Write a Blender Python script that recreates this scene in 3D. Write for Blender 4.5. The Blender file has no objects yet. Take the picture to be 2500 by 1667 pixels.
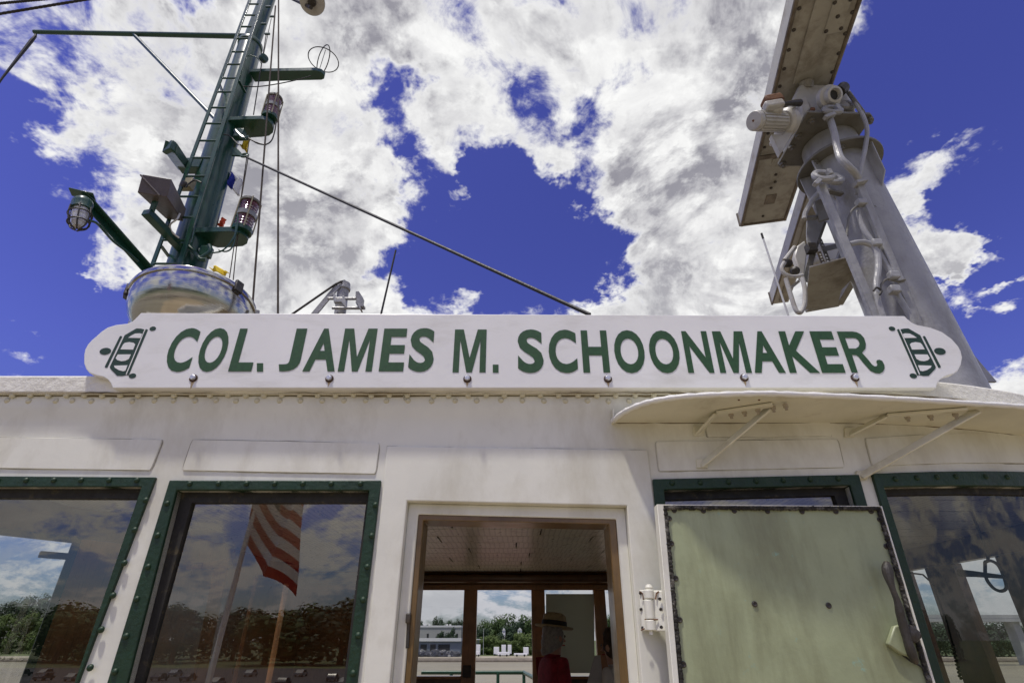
import bpy, bmesh, math, random
from mathutils import Vector, Matrix
R = math.radians
random.seed(7)
scene = bpy.context.scene
COL = scene.collection

# ------------------------------------------------------------------ camera
F_PX = 1309.0          # focal length in photo pixels (photo 2500 x 1667)
PITCH = R(28.95)
CAM = Vector((0.0, -2.0, 1.6))
cam_d = bpy.data.cameras.new("camera")
cam_d.sensor_width = 36.0
cam_d.lens = 36.0 * F_PX / 2500.0
cam_d.clip_start = 0.05
cam_d.clip_end = 6000.0
cam = bpy.data.objects.new("camera", cam_d)
cam.location = CAM
cam.rotation_euler = (R(90) + PITCH, 0, 0)
COL.objects.link(cam)
scene.camera = cam

def ray(px, py):
    """direction through a photo pixel, world axes"""
    u = (px - 1250.0) / F_PX
    v = (833.5 - py) / F_PX
    c, s = math.cos(PITCH), math.sin(PITCH)
    return Vector((u, c - v * s, s + v * c))

# ------------------------------------------------------------------ sun and sky
SUN_TO = Vector((-0.22, -0.245, 0.94)).normalized()
SUN_EL = math.asin(SUN_TO.z)
sun_d = bpy.data.lights.new("sun", 'SUN')
sun_d.energy = 3.2
sun_d.angle = R(3.0)
sun_d.color = (1.0, 0.95, 0.87)
sun = bpy.data.objects.new("sun", sun_d)
sun.rotation_euler = SUN_TO.to_track_quat('Z', 'Y').to_euler()
sun.location = (0, 0, 30)
COL.objects.link(sun)

world = bpy.data.worlds.new("World")
scene.world = world
world.use_nodes = True
SKY_STRENGTH = 0.1
world.cycles.sampling_method = 'MANUAL'; world.cycles.sample_map_resolution = 512

class NT:
    """tiny node-tree helper"""
    def __init__(s, tree):
        s.t = tree; s.n = tree.nodes; s.l = tree.links
    def put(s, sock, val):
        if hasattr(val, 'is_output') or isinstance(val, bpy.types.NodeSocket):
            s.l.new(val, sock)
        else:
            try: sock.default_value = val
            except Exception:
                sock.default_value = (val, val, val) if len(sock.default_value) == 3 else (val, val, val, 1)
    def math(s, op, a, b=None, c=None, clamp=False):
        n = s.n.new('ShaderNodeMath'); n.operation = op; n.use_clamp = clamp
        s.put(n.inputs[0], a)
        if b is not None: s.put(n.inputs[1], b)
        if c is not None: s.put(n.inputs[2], c)
        return n.outputs[0]
    def vmath(s, op, a, b=None, scale=None):
        n = s.n.new('ShaderNodeVectorMath'); n.operation = op
        s.put(n.inputs[0], a)
        if b is not None: s.put(n.inputs[1], b)
        if scale is not None: s.put(n.inputs['Scale'], scale)
        return n.outputs['Value'] if op in ('LENGTH', 'DISTANCE', 'DOT_PRODUCT') else n.outputs[0]
    def maprange(s, v, a, b, c=0.0, d=1.0, kind='LINEAR'):
        n = s.n.new('ShaderNodeMapRange'); n.interpolation_type = kind; n.clamp = True
        s.put(n.inputs[0], v); s.put(n.inputs[1], a); s.put(n.inputs[2], b); s.put(n.inputs[3], c); s.put(n.inputs[4], d)
        return n.outputs[0]
    def noise(s, vec, scale, detail=4, rough=0.55, dist=0.0, color=False, lac=2.0):
        n = s.n.new('ShaderNodeTexNoise')
        if vec is not None: s.put(n.inputs['Vector'], vec)
        n.inputs['Scale'].default_value = scale; n.inputs['Detail'].default_value = detail
        n.inputs['Roughness'].default_value = rough; n.inputs['Distortion'].default_value = dist
        n.inputs['Lacunarity'].default_value = lac
        return n.outputs['Color'] if color else n.outputs['Fac']
    def mix(s, fac, a, b, kind='MIX'):
        n = s.n.new('ShaderNodeMix'); n.data_type = 'RGBA'; n.blend_type = kind
        s.put(n.inputs[0], fac)
        for sock, v in ((n.inputs[6], a), (n.inputs[7], b)):
            if isinstance(v, (tuple, list)) and len(v) == 3: v = (*v, 1.0)
            s.put(sock, v)
        return n.outputs[2]
    def ramp(s, fac, stops, kind='LINEAR'):
        n = s.n.new('ShaderNodeValToRGB'); n.color_ramp.interpolation = kind
        el = n.color_ramp.elements
        while len(el) < len(stops): el.new(0.5)
        for e, (p, c) in zip(el, stops):
            e.position = p; e.color = (*c, 1) if len(c) == 3 else c
        s.put(n.inputs[0], fac)
        return n.outputs[0]

wt = NT(world.node_tree)
for n in list(wt.n): wt.n.remove(n)
w_out = wt.n.new('ShaderNodeOutputWorld')
bg = wt.n.new('ShaderNodeBackground')
bg.inputs['Strength'].default_value = SKY_STRENGTH
wt.l.new(bg.outputs[0], w_out.inputs[0])
sky = wt.n.new('ShaderNodeTexSky')
sky.sky_type = 'NISHITA'; sky.sun_disc = False
sky.sun_elevation = SUN_EL
sky.sun_rotation = math.atan2(SUN_TO.x, SUN_TO.y)
sky.altitude = 180.0; sky.air_density = 1.0; sky.dust_density = 0.6; sky.ozone_density = 3.0
gm = wt.n.new('ShaderNodeGamma'); gm.inputs[1].default_value = 1.35; wt.l.new(sky.outputs[0], gm.inputs[0])
geo = wt.n.new('ShaderNodeTexCoord')
D = wt.vmath('NORMALIZE', geo.outputs['Generated'])
sep = wt.n.new('ShaderNodeSeparateXYZ'); wt.l.new(D, sep.inputs[0])
tint = wt.mix(wt.maprange(sep.outputs[2], 0.02, 0.42, 0.0, 1.0, 'SMOOTHSTEP'), (0.30, 0.30, 0.38), (0.62, 0.42, 0.80))
blue = wt.mix(1.0, gm.outputs[0], tint, 'MULTIPLY')
zc = wt.math('MAXIMUM', sep.outputs[2], 0.0)
q = wt.vmath('SCALE', D, scale=wt.math('DIVIDE', 1.0, wt.math('ADD', zc, 0.42)))
wv = wt.vmath('SUBTRACT', wt.noise(q, 3.6, 6, 0.66, color=True), (0.5, 0.5, 0.5))
Dw = wt.vmath('ADD', D, wt.vmath('SCALE', wv, scale=0.42))
# banks of cloud (+) and clear air (-): photo position, radius in photo pixels, weight
BANKS = [
    (560, 130, 380, .34), (420, 420, 330, .36), (720, 430, 330, .38), (700, 660, 260, .40), (900, 760, 160, .22),
    (310, 650, 100, .30), (900, 150, 300, .30), (1150, 150, 330, .34), (1400, 130, 330, .34), (1700, 120, 280, .30),
    (1150, 340, 170, .20), (1380, 330, 120, .18), (1640, 420, 260, .36), (1700, 640, 280, .42), (1500, 730, 140, .26), (1880, 690, 230, .36),
    (1480, 520, 95, .28), (1365, 690, 65, .32), (1160, 755, 60, .30), (960, 765, 60, .22),
    (2470, 240, 80, .45), (2380, 310, 80, .48), (2290, 390, 90, .50), (2210, 470, 100, .50), (2230, 570, 90, .45), (2130, 640, 80, .30),
    (2450, 670, 70, .48), (2340, 710, 70, .46), (2460, 780, 60, .40), (2360, 790, 60, .34), (20, 130, 70, .24), (20, 250, 80, .25),
    (30, 790, 60, .16), (2060, 110, 70, .16), (2080, 200, 60, .16), (-60, 900, 200, .2), (1250, 1500, 500, .13),
    (1140, 610, 190, -.46), (1290, 640, 160, -.42), (1000, 660, 110, -.28), (1400, 720, 80, -.25), (970, 210, 75, -.28), (965, 320, 80, -.30), (1000, 440, 80, -.28),
    (1275, 280, 100, -.20), (1480, 370, 90, -.26), (1400, 490, 90, -.3), (1120, 430, 70, .28), (1545, 610, 110, .40), (1500, 520, 75, .36), (1580, 720, 110, .3), (1270, 510, 100, -.30), (1420, 600, 90, -.22), (1560, 250, 60, -.16),
    (60, 480, 240, -.42), (90, 760, 230, -.42), (110, 300, 130, -.30), (430, 20, 70, -.20), (1270, 70, 60, -.18), (1660, 230, 60, -.14),
    (2330, 90, 330, -.50), (2080, 330, 130, -.40), (2160, 220, 160, -.34), (2420, 560, 160, -.42), (2480, 420, 130, -.30), (2300, 620, 70, -.2), (2380, 850, 110, -.35),
]
acc = 0.0; clear = 0.0
for (px, py, rad, wgt) in BANKS:
    a = ray(px, py).normalized(); b = ray(px + rad * 0.7071, py + rad * 0.7071).normalized()
    dist = wt.vmath('DISTANCE', Dw, tuple(a))
    m = wt.maprange(dist, (a - b).length * 1.55, 0.0, 0.0, wgt * .95, 'SMOOTHSTEP')
    if wgt > 0: acc = wt.math('ADD', acc, m)
    else: clear = wt.math('ADD', clear, m)
acc = wt.math('MAXIMUM', wt.math('ADD', wt.math('MINIMUM', acc, 0.26), wt.math('MULTIPLY', clear, 1.05)), -0.38)
fb = wt.noise(q, 3.4, 7, 0.64, 0.35)
fb2 = wt.noise(wt.vmath('ADD', q, (-0.018, -0.042, 0.018)), 3.4, 7, 0.64, 0.35)
fine = wt.noise(q, 15.0, 6, 0.68, 0.5)
field = wt.math('ADD', wt.math('ADD', wt.math('MULTIPLY', wt.math('SUBTRACT', fb, 0.468), 1.7), acc),
                wt.math('MULTIPLY', wt.math('SUBTRACT', fine, 0.5), 0.48))
cover = wt.maprange(field, -0.04, 0.19, 0.0, 1.0, 'SMOOTHSTEP')
thick = wt.maprange(field, 0.08, 0.36, 0.0, 1.0, 'SMOOTHSTEP')
lump = wt.noise(wt.vmath('ADD', q, (3.1, 1.7, 0.4)), 7.0, 6, 0.60, 0.4)
relief = wt.maprange(wt.math('SUBTRACT', fb2, fb), -0.11, 0.11, 0.0, 1.0)
body = wt.math('MULTIPLY', thick, wt.maprange(lump, 0.34, 0.62, 0.0, 1.0, 'SMOOTHSTEP'))
# under-sides of thick cloud are grey, thin rims are white; low cloud near the horizon is brighter
low = wt.maprange(sep.outputs[2], 0.20, 0.70, 0.40, 1.0)
body = wt.math('MULTIPLY_ADD', wt.math('MULTIPLY', wt.math('SUBTRACT', relief, 0.5), thick), 1.5, body, clamp=True)
cloud_col = wt.mix(wt.math('MULTIPLY', body, low), (10.0, 10.0, 9.9), (3.0, 2.95, 3.4))
cloud_col = wt.mix(wt.maprange(fine, 0.30, 0.62, 0.40, 0.0), cloud_col, (4.6, 4.5, 4.9))
cloud_col = wt.mix(wt.maprange(sep.outputs[2], 0.30, 0.05, 0.0, 0.8), cloud_col, (4.6, 4.7, 5.2))
skycol = wt.mix(cover, blue, cloud_col)
wt.l.new(skycol, bg.inputs['Color'])

vs = scene.view_settings
scene.display_settings.display_device = 'sRGB'
vs.view_transform = 'Standard'; vs.look = 'None'; vs.gamma = 1.0; vs.use_curve_mapping = False
vs.exposure = -0.03
scene.cycles.max_bounces = 7
scene.cycles.transparent_max_bounces = 16
scene.cycles.use_denoising = True

# ------------------------------------------------------------------ placing
def at(px, py, Y):
    """point seen at a photo pixel, standing Y metres behind (+) the wheelhouse front"""
    d = ray(px, py); return CAM + d * ((Y - CAM.y) / d.y)
def atz(px, py, Z):
    d = ray(px, py); return CAM + d * ((Z - CAM.z) / d.z)
def warp(x):
    """plan of the front wall: flat, then sweeping aft on the right"""
    return 0.18 * (x - 1.2) ** 2 if x > 1.2 else 0.0
def wp(px, py, off=0.0):
    """point on the front wall, off metres proud (-) or deep (+)"""
    d = ray(px, py); Y = off
    for _ in range(12):
        p = CAM + d * ((Y - CAM.y) / d.y); Y = warp(p.x) + off
    return p
# enlarged views of the photo that sizes were read from: (x0, y0, scale)
VIEW = {'Z1': (0, 0, .5102), 'Z2': (300, 0, .2551), 'Z3': (150, 320, .2933), 'Z4': (1700, 0, .3571), 'Z5': (1750, 350, .3827),
        'Z6': (180, 740, .3827), 'Z7': (1000, 740, .3401), 'Z8': (1700, 740, .3401),
        'W1': (0, 900, .4892), 'W2': (250, 1100, .3616), 'W3': (900, 1050, .3935), 'W4': (960, 1380, .2551), 'W5': (1500, 1100, .3617),
        'W6': (2000, 1100, .3615), 'W7': (1400, 900, .4677), 'W8': (0, 900, .4252),
        'X1': (1750, 200, .2296), 'X2': (1780, 500, .17857), 'X3': (0, 0, .15945), 'X4': (700, 600, .12755)}
def V(k, x, y):
    a, b, s = VIEW[k]; return a + x * s, b + y * s
def A(k, x, y, Y): return at(*V(k, x, y), Y)
def AZ(k, x, y, Z): return atz(*V(k, x, y), Z)
def W(k, x, y, off=0.0): return wp(*V(k, x, y), off)
def wid(npx, p):
    """metres across for npx photo pixels at point p"""
    d = p - CAM; depth = d.y * math.cos(PITCH) + d.z * math.sin(PITCH)
    return npx * depth / F_PX

# ------------------------------------------------------------------ materials
MATS = {}
def mat(name, base, rough=0.5, metal=0.0, var=0.12, vscale=6.0, bump=0.0, bscale=40.0, dirt=None, dirt_amt=0.0, dirt_scale=3.0,
        stretch=(1, 1, 1), spots=None, spot_amt=0.0, spot_scale=30.0, coat=0.0, coords='Object', wavy=0.0, **kw):
    m = bpy.data.materials.new(name); m.use_nodes = True; MATS[name] = m
    t = NT(m.node_tree); b = t.n['Principled BSDF']
    tc = t.n.new('ShaderNodeTexCoord')
    vec = tc.outputs[coords]
    n1 = t.noise(vec, vscale, 6, 0.6)
    k0, k1 = 1 - var, 1 + var
    col = t.mix(t.maprange(n1, 0.3, 0.7), tuple(c * k0 for c in base), tuple(min(1, c * k1) for c in base))
    if dirt is not None:
        sv = t.vmath('MULTIPLY', vec, stretch)
        nd = t.noise(sv, dirt_scale, 9, 0.68, 0.2)
        col = t.mix(t.maprange(nd, 0.62 - 0.22 * dirt_amt, 0.86 - 0.18 * dirt_amt, 0.0, 0.85), col, dirt)
    if spots is not None:
        ns = t.noise(vec, spot_scale, 5, 0.7)
        col = t.mix(t.maprange(ns, 0.70 - 0.1 * spot_amt, 0.76 - 0.1 * spot_amt, 0.0, 0.9), col, spots)
    t.put(b.inputs['Base Color'], col)
    b.inputs['Metallic'].default_value = metal
    r = t.maprange(t.noise(vec, vscale * 3, 5, 0.6), 0.3, 0.7, max(0.02, rough * 0.82), min(1, rough * 1.18))
    t.put(b.inputs['Roughness'], r)
    if coat: b.inputs['Coat Weight'].default_value = coat; b.inputs['Coat Roughness'].default_value = 0.12
    for k, v in kw.items(): b.inputs[k].default_value = v
    if bump:
        bn = t.n.new('ShaderNodeBump'); bn.inputs['Strength'].default_value = bump; bn.inputs['Distance'].default_value = 0.01
        hgt = t.noise(vec, bscale, 5, 0.6)
        if wavy: hgt = t.math('MULTIPLY_ADD', t.noise(vec, 3.5, 2, 0.4), wavy, hgt)
        t.put(bn.inputs['Height'], hgt); t.l.new(bn.outputs[0], b.inputs['Normal'])
    return m

RUST = (0.16, 0.055, 0.018); GRIME = (0.20, 0.165, 0.11)
mat('wall_white', (0.76, 0.75, 0.655), 0.42, var=0.08, wavy=3.0, vscale=2.0, bump=0.08, bscale=24, dirt=(0.48, 0.445, 0.33), dirt_amt=0.6, dirt_scale=2.6, stretch=(1, 1, .45), spots=(0.12, 0.09, 0.05), spot_amt=-0.35, spot_scale=38)
mat('cornice_white', (0.62, 0.59, 0.45), 0.5, var=0.10, vscale=5, bump=0.25, bscale=55, dirt=(0.34, 0.29, 0.20), dirt_amt=0.5, dirt_scale=4, stretch=(.6, 1, 1.5), spots=RUST, spot_amt=-0.1, spot_scale=26)
mat('roof_white', (0.78, 0.76, 0.68), 0.6, var=0.06, bump=0.7, bscale=34, dirt=(0.5, 0.47, 0.4), dirt_amt=0.3, dirt_scale=5)
mat('canopy_white', (0.68, 0.655, 0.52), 0.5, var=0.08, bump=0.22, bscale=40, dirt=(0.33, 0.26, 0.15), dirt_amt=0.35, dirt_scale=5, spots=RUST, spot_amt=-0.2, spot_scale=20)
mat('rim_white', (0.80, 0.79, 0.74), 0.45, var=0.05, bump=0.5, bscale=50, dirt=(0.40, 0.33, 0.22), dirt_amt=0.15, dirt_scale=7, spots=RUST, spot_amt=-0.3, spot_scale=24)
mat('sign_white', (0.79, 0.785, 0.765), 0.35, var=0.04, vscale=3, bump=0.05, bscale=16, wavy=4.0, dirt=(0.60, 0.585, 0.53), dirt_amt=0.45, dirt_scale=5, stretch=(.5, 1, 1.5), spots=(0.3, 0.28, 0.22), spot_amt=-0.75, spot_scale=30)
mat('sign_green', (0.022, 0.074, 0.020), 0.45, var=0.22, vscale=60)
mat('emblem_green', (0.012, 0.040, 0.020), 0.45, var=0.2, vscale=40)
mat('frame_green', (0.006, 0.031, 0.010), 0.48, var=0.25, vscale=9, bump=0.35, bscale=60, dirt=(0.02, 0.03, 0.02), dirt_amt=0.3, dirt_scale=9)
mat('mast_green', (0.009, 0.056, 0.036), 0.32, var=0.25, vscale=8, bump=0.06, bscale=20, dirt=(0.02, 0.03, 0.02), dirt_amt=0.25, dirt_scale=8, coat=0.2)
mat('pole_grey', (0.33, 0.33, 0.33), 0.33, var=0.16, vscale=5, bump=0.55, bscale=24, dirt=(0.19, 0.18, 0.155), dirt_amt=0.6, dirt_scale=5, stretch=(1.5, 1.5, .4), spots=(0.11, 0.075, 0.04), spot_amt=0.0, spot_scale=11)
mat('flange_grey', (0.15, 0.145, 0.125), 0.5, var=0.15, bump=0.4, bscale=30, dirt=(0.10, 0.075, 0.04), dirt_amt=0.5, dirt_scale=7)
mat('radar_white', (0.46, 0.45, 0.42), 0.4, var=0.08, bump=0.12, bscale=30, dirt=(0.22, 0.17, 0.10), dirt_amt=0.45, dirt_scale=5, spots=RUST, spot_amt=-0.15, spot_scale=12)
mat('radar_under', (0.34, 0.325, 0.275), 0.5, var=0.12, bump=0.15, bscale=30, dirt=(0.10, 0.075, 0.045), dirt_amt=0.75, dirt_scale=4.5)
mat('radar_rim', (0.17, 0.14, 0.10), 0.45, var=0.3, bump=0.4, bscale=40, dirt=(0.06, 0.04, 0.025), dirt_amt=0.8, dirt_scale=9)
mat('rust', (0.15, 0.066, 0.026), 0.7, var=0.35, vscale=20, bump=0.5, bscale=60)
mat('rust_dark', (0.055, 0.028, 0.016), 0.75, var=0.35, vscale=30, bump=0.5, bscale=80)
mat('rust_stain', (0.50, 0.38, 0.22), 0.6, var=0.2, vscale=40)
mat('bolt_steel', (0.62, 0.63, 0.66), 0.35, metal=0.6, var=0.15, vscale=60, bump=0.3, bscale=90)
mat('seam_dirt', (0.42, 0.395, 0.32), 0.8, var=0.4, vscale=5, dirt=(0.09, 0.075, 0.045), dirt_amt=0.5, dirt_scale=7)
mat('seam_dark', (0.15, 0.115, 0.065), 0.85, var=0.5, vscale=7, dirt=(0.40, 0.36, 0.28), dirt_amt=0.4, dirt_scale=9)
mat('gap_black', (0.018, 0.016, 0.012), 0.7, var=0.4, vscale=12, dirt=(0.16, 0.12, 0.05), dirt_amt=0.25, dirt_scale=26)
mat('gasket', (0.022, 0.020, 0.016), 0.85, var=0.6, vscale=30, bump=1.0, bscale=70, dirt=(0.34, 0.32, 0.27), dirt_amt=0.55, dirt_scale=36)
mat('iron_dark', (0.035, 0.030, 0.024), 0.5, var=0.3, vscale=14, bump=0.4, bscale=60, dirt=(0.09, 0.06, 0.035), dirt_amt=0.4, dirt_scale=16)
mat('door_green', (0.36, 0.40, 0.235), 0.42, wavy=9.0, var=0.16, vscale=3.0, bump=0.12, bscale=24, dirt=(0.165, 0.165, 0.085), dirt_amt=0.75, dirt_scale=3.2, stretch=(1.6, 1, .35), spots=(0.27, 0.40, 0.30), spot_amt=0.75, spot_scale=9)
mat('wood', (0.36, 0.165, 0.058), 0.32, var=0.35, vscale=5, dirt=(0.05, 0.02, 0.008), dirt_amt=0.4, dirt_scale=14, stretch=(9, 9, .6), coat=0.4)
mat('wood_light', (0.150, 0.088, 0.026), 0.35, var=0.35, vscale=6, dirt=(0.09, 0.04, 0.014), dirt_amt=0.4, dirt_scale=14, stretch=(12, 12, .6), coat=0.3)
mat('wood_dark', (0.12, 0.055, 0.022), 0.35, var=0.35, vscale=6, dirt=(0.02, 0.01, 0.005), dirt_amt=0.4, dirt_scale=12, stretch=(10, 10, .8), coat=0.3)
mat('ceiling_paint', (0.74, 0.70, 0.58), 0.30, var=0.07, vscale=3, dirt=(0.28, 0.23, 0.15), dirt_amt=0.3, dirt_scale=4)
mat('bolt_paint', (0.36, 0.31, 0.23), 0.6, var=.3, vscale=30)
mat('chart_board', (0.46, 0.47, 0.43), 0.4, var=0.06, vscale=2)
mat('bowl_reflection_brown', (0.17, 0.125, 0.06), 0.85, var=0.4, vscale=1.5, dirt=(0.015, 0.012, 0.008), dirt_amt=1.0, dirt_scale=3)  # brown with dark patches, put in to streak the bowl's reflection
mat('deck_tan', (0.36, 0.29, 0.18), 0.75, var=0.15, vscale=1.5, bump=0.2, dirt=(0.16, 0.10, 0.06), dirt_amt=0.4, dirt_scale=2)
mat('hull_red', (0.12, 0.035, 0.025), 0.6, var=0.2, vscale=.5)
mat('floor_brown', (0.46, 0.39, 0.30), 0.5, var=0.2)
mat('cable_black', (0.018, 0.017, 0.016), 0.6, var=0.3, vscale=30)
mat('rope_brown', (0.055, 0.040, 0.030), 0.85, var=0.4, vscale=40)
mat('whip_white', (0.6, 0.6, 0.6), 0.4)
mat('flood_brown', (0.095, 0.075, 0.068), 0.45, var=0.25, vscale=9, dirt=(0.08, 0.05, 0.04), dirt_amt=0.5, dirt_scale=8, bump=.15)
mat('flag_yellow', (0.72, 0.52, 0.02), 0.8, var=0.1)
mat('flag_blue', (0.015, 0.03, 0.32), 0.8, var=0.1)
mat('flag_white', (0.72, 0.72, 0.72), 0.8, var=0.05)
mat('flag_red', (0.65, 0.08, 0.02), 0.8, var=0.1)
mat('stripe_red', (0.35, 0.015, 0.02), 0.85, var=0.1)
mat('canton_blue', (0.012, 0.018, 0.07), 0.85, var=0.1)
mat('junction', (0.30, 0.27, 0.17), 0.5, var=0.2)
mat('lens_red', (0.105, 0.020, 0.045), 0.12, var=0.35, vscale=18, coat=1.0)
mat('lens_band', (0.24, 0.25, 0.26), 0.3, var=0.2, vscale=14)
mat('lamp_glass', (0.62, 0.62, 0.64), 0.12, var=0.1, coat=1.0)
mat('tree_green', (0.050, 0.090, 0.018), 0.8, var=0.45, vscale=.35)
mat('tree_dark', (0.022, 0.048, 0.016), 0.8, var=0.45, vscale=.35)
mat('bush_green', (0.075, 0.115, 0.020), 0.8, var=0.4, vscale=.4)
mat('bark', (0.06, 0.045, 0.03), 0.9)
mat('grass', (0.085, 0.11, 0.035), 0.95, var=0.35, vscale=.05)
mat('bank_earth', (0.30, 0.265, 0.20), 0.95, var=0.25, vscale=.12, dirt=(0.12, 0.13, 0.06), dirt_amt=0.6, dirt_scale=.06)
mat('quay', (0.13, 0.11, 0.085), 0.9, var=0.3, vscale=.4)
mat('asphalt', (0.055, 0.055, 0.055), 0.9, var=0.2, vscale=.1)
mat('warehouse', (0.33, 0.33, 0.31), 0.7, var=0.06, vscale=.1)
mat('shed_blue', (0.16, 0.18, 0.22), 0.6, var=0.1, vscale=.2)
mat('roof_light', (0.62, 0.62, 0.6), 0.6, var=0.05)
mat('opening_dark', (0.02, 0.02, 0.022), 0.6)
mat('tarp', (0.035, 0.037, 0.042), 0.28, var=0.6, vscale=.9, dirt=(0.45, 0.45, 0.46), dirt_amt=0.35, dirt_scale=.7)
mat('trailer_white', (0.74, 0.74, 0.74), 0.4, var=0.04)
mat('tyre', (0.02, 0.02, 0.02), 0.9)
mat('concrete', (0.36, 0.37, 0.36), 0.8, var=0.08, vscale=.2)
mat('rail_green', (0.010, 0.055, 0.032), 0.35, var=0.2)
mat('cloth_red', (0.27, 0.017, 0.030), 0.95, var=0.35, vscale=22, bump=.6, bscale=90)
mat('cloth_white', (0.60, 0.57, 0.55), 0.9, var=0.06, vscale=9)
mat('cloth_dark', (0.02, 0.022, 0.03), 0.9, var=0.2)
mat('skin', (0.48, 0.28, 0.20), 0.55, var=0.08, vscale=14)
mat('hair_grey', (0.33, 0.31, 0.29), 0.7, var=0.35, vscale=40, bump=.7, bscale=80)
mat('hair_brown', (0.045, 0.026, 0.015), 0.6, var=0.3, vscale=30, bump=.7, bscale=80)
mat('straw', (0.34, 0.27, 0.16), 0.8, var=0.2, vscale=40, bump=.4, bscale=120)
mat('hat_band', (0.012, 0.012, 0.012), 0.7)
mat('eye', (0.02, 0.015, 0.012), 0.2)
mat('paper', (0.45, 0.43, 0.42), 0.7, var=0.1, vscale=20)

def steel():
    m = bpy.data.materials.new('polished_steel'); m.use_nodes = True; MATS['polished_steel'] = m
    t = NT(m.node_tree); b = t.n['Principled BSDF']
    tc = t.n.new('ShaderNodeTexCoord')
    v = t.vmath('MULTIPLY', tc.outputs['Object'], (2, 2, 60))
    n = t.noise(v, 1.0, 5, 0.6)
    t.put(b.inputs['Base Color'], t.mix(n, (0.34, 0.33, 0.30), (0.60, 0.59, 0.55)))
    b.inputs['Metallic'].default_value = 1.0
    t.put(b.inputs['Roughness'], t.maprange(n, 0.3, 0.7, 0.08, 0.15))
    bn = t.n.new('ShaderNodeBump'); bn.inputs['Strength'].default_value = 0.10; bn.inputs['Distance'].default_value = 0.01
    t.put(bn.inputs['Height'], t.math('ADD', t.noise(tc.outputs['Object'], 3.0, 2, 0.4), t.math('MULTIPLY', n, 0.9))); t.l.new(bn.outputs[0], b.inputs['Normal'])
steel()

def glass(name, tint, refl):
    m = bpy.data.materials.new(name); m.use_nodes = True; MATS[name] = m
    t = NT(m.node_tree); b = t.n['Principled BSDF']; t.n.remove(b)
    out = t.n['Material Output']
    tr = t.n.new('ShaderNodeBsdfTransparent'); tr.inputs[0].default_value = (*tint, 1)
    gl = t.n.new('ShaderNodeBsdfGlossy'); gl.inputs['Roughness'].default_value = 0.0; gl.inputs[0].default_value = (0.97, 0.94, 0.87, 1)
    tc = t.n.new('ShaderNodeTexCoord')
    bn = t.n.new('ShaderNodeBump'); bn.inputs['Strength'].default_value = 0.02; bn.inputs['Distance'].default_value = 0.01
    t.put(bn.inputs['Height'], t.noise(tc.outputs['Object'], 3.0, 2, 0.5)); t.l.new(bn.outputs[0], gl.inputs['Normal'])
    ge = t.n.new('ShaderNodeNewGeometry')
    cs = t.math('ABSOLUTE', t.vmath('DOT_PRODUCT', ge.outputs['Incoming'], ge.outputs['True Normal']))
    fr = t.math('MULTIPLY_ADD', t.math('POWER', t.math('SUBTRACT', 1.0, cs, clamp=True), 5.0), 0.92, 0.07)
    fac = t.math('ADD', fr, refl, clamp=True)
    mx = t.n.new('ShaderNodeMixShader'); t.put(mx.inputs[0], fac)
    t.l.new(tr.outputs[0], mx.inputs[1]); t.l.new(gl.outputs[0], mx.inputs[2]); t.l.new(mx.outputs[0], out.inputs[0])
glass('window_glass', (0.82, 0.83, 0.80), 0.10)
glass('dark_reflection_glass', (0.70, 0.72, 0.69), 0.005)  # copy for the right pane: mirroring and tint lowered to imitate a dark reflection
glass('clear_glass', (0.93, 0.94, 0.93), 0.0)

def water():
    m = mat('water', (0.235, 0.215, 0.155), 0.55, var=0.10, vscale=.02, **{'Specular IOR Level': 0.15})
    t = NT(m.node_tree); b = t.n['Principled BSDF']
    tc = t.n.new('ShaderNodeTexCoord'); bn = t.n.new('ShaderNodeBump'); bn.inputs['Strength'].default_value = 0.5; bn.inputs['Distance'].default_value = 0.3
    t.put(bn.inputs['Height'], t.noise(tc.outputs['Object'], .5, 5, 0.6)); t.l.new(bn.outputs[0], b.inputs['Normal'])
water()

def blind():
    # a sheet that lets some daylight through
    m = mat('sheet_board', (0.62, 0.64, 0.58), 0.5, var=0.06, vscale=2)
    t = NT(m.node_tree); b = t.n['Principled BSDF']; out = t.n['Material Output']
    tl = t.n.new('ShaderNodeBsdfTranslucent'); tl.inputs[0].default_value = (0.55, 0.58, 0.48, 1)
    mx = t.n.new('ShaderNodeMixShader'); mx.inputs[0].default_value = 0.35
    t.l.new(b.outputs[0], mx.inputs[1]); t.l.new(tl.outputs[0], mx.inputs[2]); t.l.new(mx.outputs[0], out.inputs[0])
blind()
def perforate(m):
    # fine rows of perforation pressed into the ceiling boards
    t = NT(m.node_tree); b = t.n['Principled BSDF']; tc = t.n.new('ShaderNodeTexCoord')
    w = t.n.new('ShaderNodeTexWave'); w.wave_type = 'BANDS'; w.bands_direction = 'X'; w.inputs['Scale'].default_value = 9.0; w.inputs['Distortion'].default_value = 0.0
    t.l.new(tc.outputs['Object'], w.inputs['Vector'])
    old = b.inputs['Base Color'].links[0].from_socket
    t.put(b.inputs['Base Color'], t.mix(t.maprange(w.outputs['Fac'], 0.70, 0.95, 0.0, 0.45), old, (0.30, 0.27, 0.20)))
perforate(MATS['ceiling_paint'])

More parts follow.
